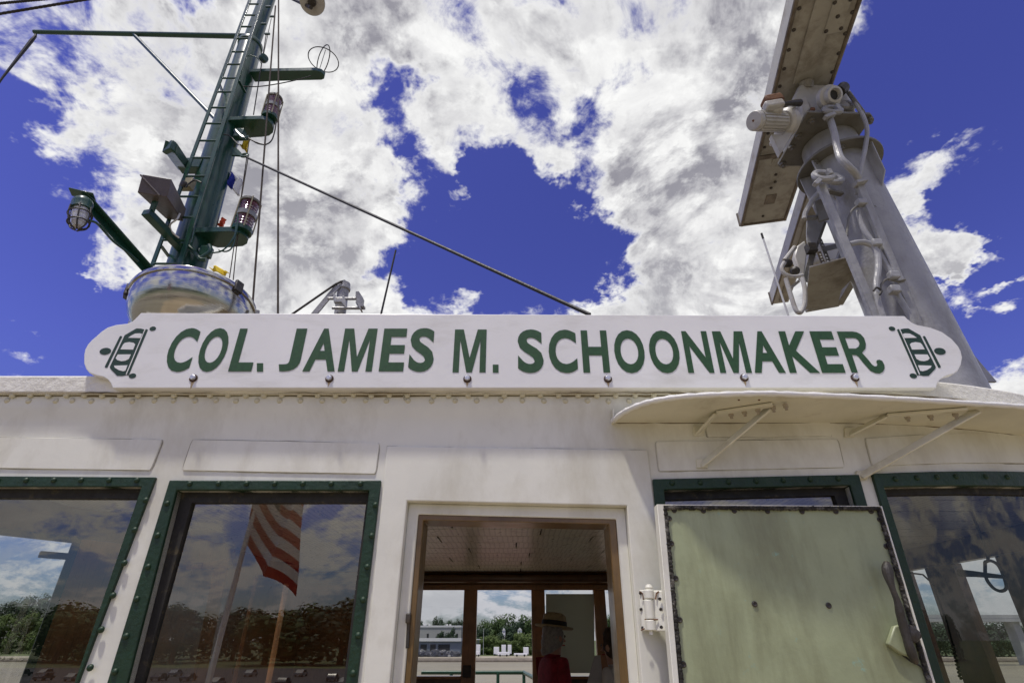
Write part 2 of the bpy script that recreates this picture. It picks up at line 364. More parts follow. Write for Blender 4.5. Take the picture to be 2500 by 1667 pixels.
# ------------------------------------------------------------------ mesh helpers
class MB:
    def __init__(s): s.v = []; s.f = []
    def add(s, vs, fs):
        o = len(s.v); s.v += [Vector(p) for p in vs]; s.f += [tuple(i + o for i in f) for f in fs]; return s
    def box(s, c, size, rot=None):
        hx, hy, hz = (q * .5 for q in size); c = Vector(c); M = rot if rot is not None else Matrix.Identity(3)
        P = [c + M @ Vector((x * hx, y * hy, z * hz)) for z in (-1, 1) for (x, y) in ((-1, -1), (1, -1), (1, 1), (-1, 1))]
        return s.add(P, [(3, 2, 1, 0), (4, 5, 6, 7), (0, 1, 5, 4), (1, 2, 6, 5), (2, 3, 7, 6), (3, 0, 4, 7)])
    def beam(s, a, b, w, h, up=(0, 0, 1)):
        """bar from a to b, w across (sideways), h along 'up'"""
        a = Vector(a); b = Vector(b); d = (b - a); L = d.length; d.normalize(); up = Vector(up)
        x = d.cross(up)
        if x.length < 1e-4: x = d.cross(Vector((1, 0, 0)))
        x.normalize(); z = x.cross(d).normalized()
        M = Matrix((x, d, z)).transposed()
        return s.box((a + b) / 2, (w, L, h), M)
    def tube(s, pts, r, n=10, cap=True):
        pts = [Vector(p) for p in pts]; N = len(pts); rs = r if isinstance(r, (list, tuple)) else [r] * N
        t0 = (pts[1] - pts[0]).normalized()
        u = t0.cross(Vector((0, 0, 1)))
        if u.length < 1e-3: u = t0.cross(Vector((1, 0, 0)))
        u.normalize(); o = len(s.v)
        for i, p in enumerate(pts):
            t = (pts[min(i + 1, N - 1)] - pts[max(i - 1, 0)]).normalized()
            u = (u - t * u.dot(t)).normalized(); w = t.cross(u)
            for k in range(n):
                a = 2 * math.pi * k / n
                s.v.append(p + (u * math.cos(a) + w * math.sin(a)) * rs[i])
        for i in range(N - 1):
            for k in range(n):
                s.f.append((o + i * n + k, o + i * n + (k + 1) % n, o + (i + 1) * n + (k + 1) % n, o + (i + 1) * n + k))
        if cap:
            s.f.append(tuple(o + k for k in range(n))[::-1]); s.f.append(tuple(o + (N - 1) * n + k for k in range(n)))
        return s
    def lathe(s, prof, origin, axis=(0, 0, 1), n=24, arc=None):
        """prof: (radius, height) pairs along axis"""
        ax = Vector(axis).normalized(); o3 = Vector(origin)
        u = ax.cross(Vector((0, 1, 0)))
        if u.length < 1e-3: u = ax.cross(Vector((1, 0, 0)))
        u.normalize(); w = ax.cross(u); o = len(s.v)
        for (r, h) in prof:
            for k in range(n):
                a = 2 * math.pi * k / n
                s.v.append(o3 + ax * h + (u * math.cos(a) + w * math.sin(a)) * max(r, 1e-4))
        for i in range(len(prof) - 1):
            for k in range(n):
                s.f.append((o + i * n + k, o + i * n + (k + 1) % n, o + (i + 1) * n + (k + 1) % n, o + (i + 1) * n + k))
        s.f.append(tuple(o + k for k in range(n))[::-1]); s.f.append(tuple(o + (len(prof) - 1) * n + k for k in range(n)))
        return s
    def prism(s, poly, vec):
        """poly: 3D points of one face; vec: extrusion"""
        P = [Vector(p) for p in poly]; vec = Vector(vec); n = len(P)
        return s.add(P + [p + vec for p in P], [tuple(range(n))[::-1], tuple(range(n, 2 * n))] + [(i, (i + 1) % n, n + (i + 1) % n, n + i) for i in range(n)])
    def ring(s, outer, inner, d_front, d_back):
        """frame between two loops of equal count; front and back offsets are functions of a point"""
        n = len(outer); L = [[d_front(p) for p in outer], [d_front(p) for p in inner], [d_back(p) for p in inner], [d_back(p) for p in outer]]
        fs = []
        for a in range(4):
            b = (a + 1) % 4
            fs += [(a * n + i, a * n + (i + 1) % n, b * n + (i + 1) % n, b * n + i) for i in range(n)]
        return s.add(sum(L, []), fs)
    def mesh(s, name, off=Vector((0, 0, 0)), smooth=35):
        me = bpy.data.meshes.new(name)
        me.from_pydata([tuple(p - off) for p in s.v], [], s.f)
        bm = bmesh.new(); bm.from_mesh(me); bmesh.ops.recalc_face_normals(bm, faces=bm.faces); bm.to_mesh(me); bm.free()
        if smooth:
            for p in me.polygons: p.use_smooth = True
            me.set_sharp_from_angle(angle=R(smooth))
        return me
    def build(s, name, m, parent=None, bevel=0.0, smooth=35, label=None):
        off = Vector(parent['_o']) if parent is not None else Vector((0, 0, 0))
        return link(name, s.mesh(name, off, smooth), m, parent, bevel, label)

def link(name, me, m, parent=None, bevel=0.0, label=None):
    o = bpy.data.objects.new(name, me); COL.objects.link(o)
    if m is not None and not me.materials: me.materials.append(MATS[m] if isinstance(m, str) else m)
    if parent is not None: o.parent = parent; o['_o'] = parent['_o']
    else: o['_o'] = (0.0, 0.0, 0.0)
    if bevel:
        b = o.modifiers.new('bevel', 'BEVEL'); b.width = bevel; b.segments = 2; b.limit_method = 'ANGLE'; b.angle_limit = R(40)
    if label: o['label'] = label
    return o
def inst(name, me, p, parent, rot=None, scale=None, m=None, label=None):
    """a piece that shares mesh data, standing at world point p"""
    o = link(name, me, m, parent, label=label)
    o.location = Vector(p) - Vector(parent['_o'])
    if rot is not None: o.rotation_euler = rot
    if scale is not None: o.scale = scale
    o['_o'] = tuple(p)
    return o
def thing(name, loc, label, cat, group=None):
    o = bpy.data.objects.new(name, None); COL.objects.link(o); o.location = loc; o.empty_display_size = .1
    o['_o'] = tuple(loc); o['label'] = label; o['category'] = cat
    if group: o['group'] = group
    return o
def tag(o, label, cat, group=None):
    o['label'] = label; o['category'] = cat
    if group: o['group'] = group
    return o
def structure(o): o['kind'] = 'structure'; return o
def shared(name, mb, m, smooth=35):
    me = mb.mesh(name, smooth=smooth); me.materials.append(MATS[m]); return me
def sub(poly, n, closed=True):
    """split each edge of a loop into n"""
    out = []; N = len(poly)
    for i in range(N if closed else N - 1):
        a = Vector(poly[i]); b = Vector(poly[(i + 1) % N])
        out += [a.lerp(b, k / n) for k in range(n)]
    if not closed: out.append(Vector(poly[-1]))
    return out
def smooth_path(pts, n=6):
    """Catmull-Rom through points"""
    P = [Vector(p) for p in pts]; P = [P[0] * 2 - P[1]] + P + [P[-1] * 2 - P[-2]]; out = []
    for i in range(1, len(P) - 2):
        for k in range(n):
            t = k / n; a, b, c, d = P[i - 1], P[i], P[i + 1], P[i + 2]
            out.append(.5 * ((2 * b) + (c - a) * t + (2 * a - 5 * b + 4 * c - d) * t * t + (3 * b - a - 3 * c + d) * t ** 3))
    out.append(P[-2]); return out
def boolean_cut(o, cutters):
    for c in cutters:
        md = o.modifiers.new('cut', 'BOOLEAN'); md.operation = 'DIFFERENCE'; md.solver = 'EXACT'; md.object = c
    dg = bpy.context.evaluated_depsgraph_get(); dg.update()
    me = bpy.data.meshes.new_from_object(o.evaluated_get(dg)); o.modifiers.clear(); old = o.data; o.data = me
    return o
def drop(objs):
    for c in objs:
        me = c.data; bpy.data.objects.remove(c); bpy.data.meshes.remove(me)

# ------------------------------------------------------------------ setting: water, banks, deck
WATER_Z = -8.4
BANK_Z = -6.8
def sheet(name, x0, x1, y0, y1, z, m, nx=1, ny=1):
    mb = MB(); vs = []; fs = []
    for j in range(ny + 1):
        for i in range(nx + 1): vs.append((x0 + (x1 - x0) * i / nx, y0 + (y1 - y0) * j / ny, z))
    for j in range(ny):
        for i in range(nx): a = j * (nx + 1) + i; fs.append((a, a + 1, a + nx + 2, a + nx + 1))
    return structure(mb.add(vs, fs).build(name, m, smooth=0))
sheet('river', -2600, 2600, -2600, 2600, WATER_Z, 'water')
# far bank: quay edge, sloping earth strip, grass beyond
def bank(name, yedge, sgn, m_top):
    mb = MB(); prof = [(0, WATER_Z - .5), (0.2, WATER_Z + .7), (2.5, BANK_Z), (28, BANK_Z + .25), (2300, BANK_Z + .4)]
    xs = [-2600 + 5200 * i / 60 for i in range(61)]; vs = []; fs = []
    for (d, z) in prof:
        for x in xs: vs.append((x, yedge + sgn * (d + (2 * math.sin(x * .021) + 1.2 * math.sin(x * .057) if d < 100 else 0)), z))
    n = len(xs)
    for j in range(len(prof) - 1):
        for i in range(n - 1): fs.append((j * n + i, j * n + i + 1, (j + 1) * n + i + 1, (j + 1) * n + i))
    o = structure(mb.add(vs, fs).build(name, 'quay', smooth=0))
    o.data.materials.append(MATS['bank_earth']); o.data.materials.append(MATS[m_top])
    for p in o.data.polygons:
        k = p.index // (n - 1); p.material_index = 0 if k < 2 else (1 if k == 2 else 2)
    return o
bank('far_bank', 300.0, 1, 'grass')
bank('near_bank', -30.0, -1, 'grass')
structure(sheet('parking_lot', -190, 60, -190, -95, BANK_Z + .42, 'asphalt'))

deck = structure(MB().prism([(-4.2, -5.2, -.12), (-3.0, -7.2, -.12), (0, -8.2, -.12), (3.0, -7.2, -.12), (4.2, -5.2, -.12), (4.2, 9, -.12), (-4.2, 9, -.12)], (0, 0, .12)).build('deck', 'deck_tan', smooth=0))
hull = thing('ship_hull', (0, 0, WATER_Z), 'dark red steel hull of the ship below the wheelhouse deck', 'hull')
MB().prism([(-4.0, -5.1, -5.5), (-2.8, -6.9, -5.5), (0, -7.9, -5.5), (2.8, -6.9, -5.5), (4.0, -5.1, -5.5), (4.0, 8.8, -5.5), (-4.0, 8.8, -5.5)], (0, 0, 5.5 - .14)).build('deckhouse', 'wall_white', hull, smooth=0)
MB().prism([(-7.0, -9, WATER_Z - 1), (-4.5, -15, WATER_Z - 1), (0, -18, WATER_Z - 1), (4.5, -15, WATER_Z - 1), (7.0, -9, WATER_Z - 1), (7.0, 70, WATER_Z - 1), (-7.0, 70, WATER_Z - 1)], (0, 0, -5.51 - WATER_Z + 1)).build('hull_plating', 'hull_red', hull, smooth=0)

# ------------------------------------------------------------------ wheelhouse
house = thing('wheelhouse', (0, 0, 0), 'white riveted steel ship wheelhouse with green window frames and open doorway', 'wheelhouse')
XL, XR = -2.9, 3.15
Z_TOP = wp(1000, 972).z
# window outlines (outer edge of the green frame, TL TR BR BL), then glass
def ext(a, b, k): return (a[0] + (b[0] - a[0]) * k, a[1] + (b[1] - a[1]) * k)
WIN = []
WIN.append(dict(o=[(-110, 1163.5), (384, 1166.7), ext((384, 1166.7), (195.7, 1663), 1.25), ext((-110, 1163.5), (-330, 1663), 1.25)],
                i=[(-70, 1189), V('W1', 718, 590), ext(V('W1', 718, 590), V('W1', 385, 1567), 1.22), ext((-70, 1189), (-290, 1663), 1.22)],
                g=[(-60, 1211), V('W1', 700, 640), ext(V('W1', 700, 640), V('W1', 378, 1567), 1.2), ext((-60, 1211), (-280, 1663), 1.2)]))
WIN.append(dict(o=[(418, 1174), (931.6, 1174), ext((931.6, 1174), (873.7, 1666.6), 1.25), ext((418, 1174), (266.6, 1667), 1.25)],
                i=[V('W2', 512, 270), V('W2', 1806, 272), ext(V('W2', 1806, 272), V('W2', 1650, 1567), 1.22), ext(V('W2', 512, 270), V('W2', 180, 1567), 1.22)],
                g=[V('W2', 578, 340), V('W2', 1770, 340), ext(V('W2', 1770, 340), V('W2', 1612, 1567), 1.2), ext(V('W2', 578, 340), V('W2', 232, 1567), 1.2)]))
WIN.append(dict(o=[(1592, 1171), (2093, 1160), ext((2093, 1160), (2232, 1667), 1.25), ext((1592, 1171), (1643, 1667), 1.25)],
                i=[V('W5', 330, 268), V('W5', 1580, 238), ext(V('W5', 1580, 238), (2213, 1667), 1.22), ext(V('W5', 330, 268), (1668, 1667), 1.22)],
                g=[V('W5', 352, 322), V('W5', 1510, 290), ext(V('W5', 1510, 290), (2195, 1667), 1.2), ext(V('W5', 352, 322), (1676, 1667), 1.2)]))
WIN.append(dict(o=[(2125, 1158), (2620, 1160), ext((2620, 1160), (2800, 1667), 1.25), ext((2125, 1158), (2275, 1667), 1.25)],
                i=[V('W6', 425, 250), (2590, 1194), ext((2590, 1194), (2770, 1667), 1.22), ext(V('W6', 425, 250), (2301, 1667), 1.22)],
                g=[V('W6', 442, 292), (2580, 1207), ext((2580, 1207), (2755, 1667), 1.2), ext(V('W6', 442, 292), (2307, 1667), 1.2)]))
for w in WIN:   # unify to world, every edge split so that it follows the wall
    for k in 'oig': w[k] = sub([wp(*p) for p in w[k]], 8)
def off(dy):
    return lambda p: Vector((p.x, warp(p.x) + dy, p.z))

DOOR_R = [(994.4, 1223), (1529.6, 1235), ext((1529.6, 1235), (1553, 1666.6), 1.35), ext((994.4, 1223), (951, 1666.6), 1.35)]
DOOR_W = [(1018, 1250.7), (1508, 1262.5), ext((1508, 1262.5), (1531.6, 1666.6), 1.3), ext((1018, 1250.7), (980.7, 1666.6), 1.3)]
DOOR_I = [(1030, 1264.5), (1490, 1274), ext((1490, 1274), (1512, 1666.6), 1.3), ext((1030, 1264.5), (996, 1666.6), 1.3)]
DOOR_R = [wp(*p) for p in DOOR_R]; DOOR_W = [wp(*p) for p in DOOR_W]; DOOR_I = [wp(*p) for p in DOOR_I]
for L in (DOOR_R, DOOR_W, DOOR_I):
    for k in (2, 3): L[k].z = 0.02

def cutter(poly, y0=-.4, y1=1.4):
    return MB().prism([Vector((p.x, y0, p.z)) for p in poly], (0, y1 - y0, 0)).build('cutter', None, smooth=0)

# front wall slab with its cove under the cornice
prof = [(-.018, Z_TOP), (-.018, wp(1000, 990).z), (-.015, wp(1000, 1002).z), (-.008, wp(1000, 1016).z), (-.004, wp(1000, 1034).z), (-.0015, wp(1000, 1054).z), (-.0004, wp(1000, 1072).z), (0.0, wp(1000, 1088).z), (0.0, 0.0), (.07, 0.0), (.07, Z_TOP)]
xs = [XL + (XR - XL) * i / 64 for i in range(65)]
mb = MB(); n = len(prof)
vs = [(x, warp(x) + y, z) for x in xs for (y, z) in prof]
fs = [(i * n + j, i * n + (j + 1) % n, (i + 1) * n + (j + 1) % n, (i + 1) * n + j) for i in range(64) for j in range(n)]
fs += [tuple(range(n)), tuple(64 * n + k for k in range(n))[::-1]]
wall = mb.add(vs, fs).build('front_wall', 'wall_white', house)
cuts = [cutter(w['i']) for w in WIN] + [cutter(DOOR_R)]
boolean_cut(wall, cuts)

# raised plate round the doorway
P = [wp(945, 1089), wp(1581, 1099), wp(1640, 1667), wp(905, 1667)]
P[2].z = P[3].z = .01
plate = MB().prism([p + Vector((0, -.006, 0)) for p in P], (0, .008, 0)).build('door_plate', 'wall_white', house, smooth=0)
cuts.append(cutter(DOOR_R))
boolean_cut(plate, [cuts[-1]])
md = plate.modifiers.new('bevel', 'BEVEL'); md.width = .004; md.segments = 2; md.limit_method = 'ANGLE'
drop(cuts)

# windows
rivet_me = shared('rivet', MB().lathe([(.0105, -.002), (.0105, .001), (.0085, .005), (.005, .0075), (.0015, .0085)], (0, 0, 0), (0, -1, 0), 10), 'frame_green', 60)
rivet_w = shared('rivet_white', MB().lathe([(.0115, -.004), (.0115, .001), (.009, .0045), (.005, .007), (.0015, .008)], (0, 0, 0), (0, -1, .0), 10), 'cornice_white', 60)
WIN_RIV = [
    [('W1', x, 556) for x in (-10, 130, 268, 405, 545, 683)] + [('W1', x, y) for x, y in ((727, 655), (672, 803), (620, 968), (563, 1130), (505, 1300), (450, 1490))],
    [('W2', x, 222) for x in (590, 783, 973, 1163, 1353, 1545, 1743)] + [('W2', x, y) for x, y in ((437, 355), (372, 570), (308, 782), (232, 1000), (160, 1250), (85, 1490), (1843, 365), (1818, 573), (1788, 783), (1760, 1005), (1727, 1245), (1693, 1500))],
    [('W5', x, y) for x, y in ((390, 218), (580, 215), (770, 210), (957, 205), (1140, 200), (1322, 194), (1510, 188))],
    [('W6', x, y) for x, y in ((515, 190), (660, 182), (795, 178), (925, 174), (1125, 174), (1270, 178))]]
WLAB = ['leftmost window pane reflecting cloud', 'window pane left of the doorway reflecting a flag', 'window pane behind the open door', 'dark window pane under the canopy at far right']
for w, rv, lb in zip(WIN, WIN_RIV, WLAB):
    fr = MB().ring(w['o'], w['i'], off(-.013), off(.060)).build('window', 'frame_green', house, bevel=.003)
    MB().ring(w['i'], w['g'], off(.026), off(.052)).build('gasket', 'gap_black', fr)
    g = [Vector(p) for p in w['g']]; n = len(g)
    # a pane of two skins, slightly inside the gasket
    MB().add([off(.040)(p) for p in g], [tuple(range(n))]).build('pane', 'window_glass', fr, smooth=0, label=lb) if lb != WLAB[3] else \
        MB().add([off(.040)(g[k]) for k in range(9)] + [off(.040)(g[k]) for k in range(24, 15, -1)], [(k, k + 1, 9 + k + 1, 9 + k) for k in range(8)]).build('pane', 'dark_reflection_glass', fr, smooth=60, label=lb)
    for (k, x, y) in rv:
        p = W(k, x, y, -.013)
        inst('rivet', rivet_me, p, fr)

# cornice: fascia, two strips, rivets
def strip(name, z0, z1, y0, y1, m, x0=XL, x1=XR, parent=house, bevel=.003):
    mb = MB(); xs = [x0 + (x1 - x0) * i / 60 for i in range(61)]
    vs = [(x, warp(x) + y, z) for x in xs for (y, z) in ((y0, z0), (y0, z1), (y1, z1), (y1, z0))]
    fs = [(i * 4 + j, i * 4 + (j + 1) % 4, (i + 1) * 4 + (j + 1) % 4, (i + 1) * 4 + j) for i in range(60) for j in range(4)] + [(0, 1, 2, 3), (243, 242, 241, 240)]
    return mb.add(vs, fs).build(name, m, parent, bevel)
z958 = wp(1000, 959, -.04).z; z915 = wp(1000, 916, -.04).z
fascia = strip('fascia', z958, z915, -.040, .10, 'roof_white', bevel=.008)
band = strip('cornice', Z_TOP + .003, z958 - .002, -.026, .10, 'cornice_white')
x0, y0 = V('W8', 70, 155)
row1 = [V('W8', 70 + 103 * i, 152 + 15 * i / 22) for i in range(-1, 23)] + [V('Z7', x, 667) for x in (20 + 150, 280, 420, 550, 680, 810, 940, 1070, 1210, 1345, 1480, 1620, 1755, 1885)] + [V('Z7', 2020 + 135 * i, 664) for i in range(0, 12)]
row1 = [p for i, p in enumerate(row1) if not (1000 < p[0] < 1050 and i < 24)]
for p in row1: 
    q_ = wp(*p, -.026); q_.z = (Z_TOP + z958) / 2 + random.uniform(-.002, .002); inst('rivet', rivet_w, q_, band)
row2 = [V('W8', x, 195 + 20 * x / 2352) for x in (35, 160, 315, 410, 520, 640, 755, 880, 990, 1115, 1235, 1350, 1470, 1600, 1720, 1845, 1970, 2095, 2215, 2340)] + [V('Z7', x, 742) for x in (155, 325, 480, 655, 810, 965, 1120, 1280, 1430, 1580)] + [(1590 + 54 * i, 993) for i in range(18)]
for p in row2:
    q_ = wp(*p, -.018); q_.z = Z_TOP - .019 + random.uniform(-.002, .002); inst('rivet', rivet_w, q_, wall)
# roof slab and the dirt seam under the cornice
roof_poly = [(XL, .03)] + [(x, warp(x) + .03) for x in xs[1:]] + [(XR, 4.4), (-2.2, 4.4), (-2.2, 1.3)]
MB().prism([(x, y, 2.30) for x, y in roof_poly], (0, 0, z915 - 2.30 - .004)).build('roof', 'roof_white', house, smooth=0)
MB().prism([(x, y + (.14 if y < 1 else 0), z915 - .003) for x, y in roof_poly], (0, 0, .004)).build('bowl_reflection_sheet', 'bowl_reflection_brown', house, smooth=0)  # unseen brown sheet added on the roof for the searchlight bowl to mirror
def seam(pts, r=.0022, n=5, m='seam_dirt'):
    # a run of caulk and dirt along a joint, uneven in width
    P_ = []
    for a, b in zip(pts[:-1], pts[1:]):
        k = max(2, int((Vector(b) - Vector(a)).length / .03))
        P_ += [Vector(a).lerp(Vector(b), i / k) for i in range(k)]
    P_.append(Vector(pts[-1])); rnd = random.Random(len(P_))
    ph_ = rnd.uniform(0, 9)
    rs = [r * max(.12, .62 + .55 * math.sin(ph_ + i * .19) + .35 * math.sin(ph_ * 2 + i * .53)) * (0.7 + 0.6 * rnd.random()) for i, _ in enumerate(P_)]
    P_ = [p + Vector((0, 0, rnd.uniform(-.0015, .0015))) for p in P_]
    return MB().tube(P_, rs, n).build('seam', m, house)
seam([(x, warp(x) - .019, Z_TOP + .001) for x in xs[2:-2:2]], .0032, m='seam_dark')
seam([(x, warp(x) - .041, z958 - .0005) for x in xs[2:-2:2]], .0022, m='seam_dark')
seam([W('W8', 2310, 128, -.026), W('W8', 2322, 180, -.026)], .003)
# upper panels between cornice and windows
PANELS = [[V('W8', -250, 392), V('W8', 935, 410), V('W8', 867, 583), V('W8', -330, 565)],
          [V('W8', 1108, 410), V('W8', 2178, 430), V('W8', 2156, 603), V('W8', 1050, 583)],
          [V('W7', 430, 383), V('W7', 1375, 370), V('W7', 1410, 515), V('W7', 447, 535)],
          [V('W7', 1522, 366), V('W7', 2700, 372), V('W7', 2760, 525), V('W7', 1560, 510)],
          [V('W7', 690, 292), V('W7', 1338, 283), V('W7', 1345, 352), V('W7', 700, 358)]]
for pl in PANELS:
    c = [wp(*p) for p in pl]; rc_ = .004
    nx_ = max(6, int((c[1] - c[0]).length / .12)); rows_ = []
    # rows of points from top to bottom, drawn in at the corners
    for j, (t, pin) in enumerate(((0, rc_), (.06, .3 * rc_), (.14, 0), (.5, 0), (.86, 0), (.94, .3 * rc_), (1, rc_))):
        l_ = c[0].lerp(c[3], t); r_ = c[1].lerp(c[2], t); e_ = (r_ - l_).normalized() * pin
        rows_.append([(l_ + e_).lerp(r_ - e_, i / nx_) for i in range(nx_ + 1)])
    nr = len(rows_); idx = lambda j, i: j * (nx_ + 1) + i
    border = [(0, i) for i in range(nx_ + 1)] + [(j, nx_) for j in range(1, nr)] + [(nr - 1, i) for i in range(nx_ - 1, -1, -1)] + [(j, 0) for j in range(nr - 2, 0, -1)]
    front = [off(-.005)(p) for r_ in rows_ for p in r_]; cen = sum(front, Vector()) / len(front)
    skirt = [off(.002)(rows_[j][i] + (rows_[j][i] - cen).normalized() * .004) for j, i in border]; nb = len(border); F0 = len(front)
    MB().add(front + skirt, [(idx(j, i), idx(j, i + 1), idx(j + 1, i + 1), idx(j + 1, i)) for j in range(nr - 1) for i in range(nx_)] +
             [(idx(*border[k]), idx(*border[(k + 1) % nb]), F0 + (k + 1) % nb, F0 + k) for k in range(nb)]).build('wall_panel', 'wall_white', house, smooth=30)
    seam([off(-.001)(p) for p in skirt + skirt[:1]], .0017)
# dirt line round the doorway plate, mullion cracks
seam([wp(945, 1667, -.003), wp(935, 1300, -.003), wp(945, 1089, -.003), wp(1250, 1094, -.003), wp(1570, 1099, -.003), wp(1581, 1108, -.003), wp(1600, 1250, -.003), wp(1640, 1640, -.003)], .0016)

# doorway: rebate, white frame, wood lining
ins = [Vector((p.x, .055, p.z)) for p in DOOR_W]
frm = MB().ring(DOOR_R, DOOR_W, off(.030), off(.085)).build('door_frame', 'wall_white', house, bevel=.004)
MB().ring([p + Vector((0, 0, 0)) for p in DOOR_W], DOOR_I, off(.036), off(.16)).build('door_lining', 'wood_light', house, bevel=.003)
# long bolt rod on the left jamb
MB().tube([W('W3', 250, 1150, .03), W('W3', 240, 1350, .03)], .006, 8).build('bolt_rod', 'iron_dark', house)
MB().box(W('W3', 247, 1165, .028), (.016, .02, .03)).build('bolt_catch', 'iron_dark', house, bevel=.003)

# ---- canopy over the right windows
ZC = wp(1680, 1033).z
rim_px = [(205, 283), (260, 238), (350, 197), (450, 172), (600, 154), (800, 144), (1000, 140), (1200, 146), (1500, 158), (1800, 174), (2100, 192), (2340, 208), (2600, 240), (2900, 290)]
rim = smooth_path([AZ('W7', x, y, ZC) for x, y in rim_px], 5)
back = [Vector((p.x, warp(p.x) + .004, ZC)) for p in rim]
N = len(rim)
can = MB()
top = [p + Vector((0, 0, .010)) for p in rim]; btop = [p + Vector((0, 0, .030)) for p in back]
can.add(rim + back + btop + top, [(a * N + i, a * N + i + 1, ((a + 1) % 4) * N + i + 1, ((a + 1) % 4) * N + i) for a in range(4) for i in range(N - 1)])
canopy = can.build('canopy', 'canopy_white', house)
MB().tube([p + Vector((0, -.004, .006)) for p in rim], [.010 + .0015 * math.sin(i * 2.3) for i in range(N)], 10).build('rim', 'rim_white', canopy)
P_j = [Vector((p.x, p.y - .006, p.z - .001)) for p in back[2::3]]
MB().tube(P_j, [.0035 * (0.6 + .5 * abs(math.sin(i * 1.9))) for i in range(len(P_j))], 5).build('joint', 'seam_dark', canopy)
# end flange where the canopy meets the wall
MB().prism([W('W7', 198, 225, -.002), W('W7', 206, 225, -.002), W('W7', 206, 292, -.002), W('W7', 198, 292, -.002)], (0, -.03, 0)).build('end_flange', 'canopy_white', canopy)
def foot(k, x0, y0, x1, y1):
    return MB().prism([W(k, x0, y0, 0), W(k, x1, y0, 0), W(k, x1, y1, 0), W(k, x0, y1, 0)], (0, -.012, 0))
nut_me = shared('bolt', MB().lathe([(.010, 0), (.010, .012), (.006, .012), (.006, .022)], (0, 0, 0), (0, 0, -1), 6), 'bolt_paint')
for (ft, st, en, bft, b0, b1, b2, nuts) in (
        ((638, 472, 700, 522), (668, 505), (1035, 195), (622, 302, 682, 352), (652, 335), (748, 232), (1040, 188), ((820, 230), (890, 218), (960, 205), (1040, 196), (1105, 185))),
        ((1470, 535, 1530, 580), (1500, 562), (2110, 218), (1410, 310, 1462, 360), (1440, 342), (1632, 246), (2050, 214), ((1740, 246), (1860, 240), (1990, 230)))):
    br = MB().beam(W('W7', *st, -.012), AZ('W7', *en, ZC - .004), .030, .008, up=(0, -1, 1)).build('brace', 'canopy_white', canopy, bevel=.002)
    foot('W7', *ft).build('foot', 'canopy_white', canopy, bevel=.003)
    foot('W7', *bft).build('foot', 'canopy_white', canopy, bevel=.003)
    p1 = AZ('W7', *b1, ZC - .008); p2 = AZ('W7', *b2, ZC - .008)
    bk = MB().beam(W('W7', *b0, -.010), p1, .030, .008, up=(0, -1, 1))
    bk.beam(p1, p2, .030, .010); bk.build('bracket', 'canopy_white', canopy, bevel=.002)
    for nx in nuts: inst('bolt', nut_me, AZ('W7', *nx, ZC - .008), canopy)
# rust marks hanging on the rim
for (x, y, h) in ((855, 165, 14), (960, 165, 16)):
    p = AZ('W7', x, y, ZC + .002); MB().beam(p + Vector((0, -.013, .008)), p + Vector((0, -.013, -.006)), .006, .003, up=(0, 1, 0)).build('rust_mark', 'rust', canopy)

# ---- the open door
YD = -.112
D_O = [A('W5', 285, 362, YD), A('W5', 1802, 374, YD), at(2282, 1667, YD), at(1643, 1667, YD)]
D_G = [A('W5', 330, 370, YD), A('W5', 1795, 378, YD), at(2276, 1667, YD), at(1657, 1667, YD)]
D_F = [A('W5', 352, 398, YD), A('W5', 1770, 402, YD), at(2262, 1667, YD), at(1672, 1667, YD)]
for L, (i, j) in ((D_O, (1, 2)), (D_G, (1, 2)), (D_F, (1, 2))):
    # run both sides down to the sill height, keeping their lines
    for (a, b) in ((1, 2), (0, 3)):
        d = L[b] - L[a]; L[b] = L[a] + d * ((.25 - L[a].z) / d.z)
dg_ = lambda dy: (lambda p: Vector((p.x, YD + dy, p.z)))
door = MB().ring(D_O, D_G, dg_(-.004), dg_(.040)).build('door', 'wall_white', house, bevel=.004, label='open door swung back, faded green inner face')
face = MB().prism([Vector((p.x, YD + .006, p.z)) for p in D_G], (0, .030, 0)).build('inner_face', 'door_green', door, smooth=0)
# ragged gasket
rnd = random.Random(3)
def rope(a, b, r):
    k = int((b - a).length / .004); P_ = [a.lerp(b, i / k) + Vector((rnd.uniform(-.002, .002), rnd.uniform(-.002, .001), rnd.uniform(-.002, .002))) for i in range(k + 1)]
    return P_, [r * rnd.uniform(.85, 1.15) for _ in P_]
G = [Vector((p.x, YD + .001, p.z)) for p in [(a + b) * .5 for a, b in zip(D_G, D_F)]]
for a, b in ((0, 1), (1, 2), (0, 3)):
    P_, rs = rope(G[a], G[b], .0075 if (a, b) != (1, 2) else .0068); MB().tube(P_, rs, 7).build('gasket', 'gasket', door)
screw_me = shared('screw', MB().lathe([(.009, 0), (.009, .003), (.0065, .0045), (.002, .002)], (0, 0, 0), (0, -1, 0), 9), 'iron_dark')
for x, y in ((403, 402), (600, 405), (808, 405), (1032, 408), (1265, 410), (1493, 410), (1730, 408), (370, 457), (385, 625), (413, 860), (440, 1140), (465, 1440), (1790, 465), (1835, 645), (945, 1033), (1445, 1043), (1985, 1090), (2090, 1400)):
    inst('screw', screw_me, A('W5', x, y, YD + .006), door)
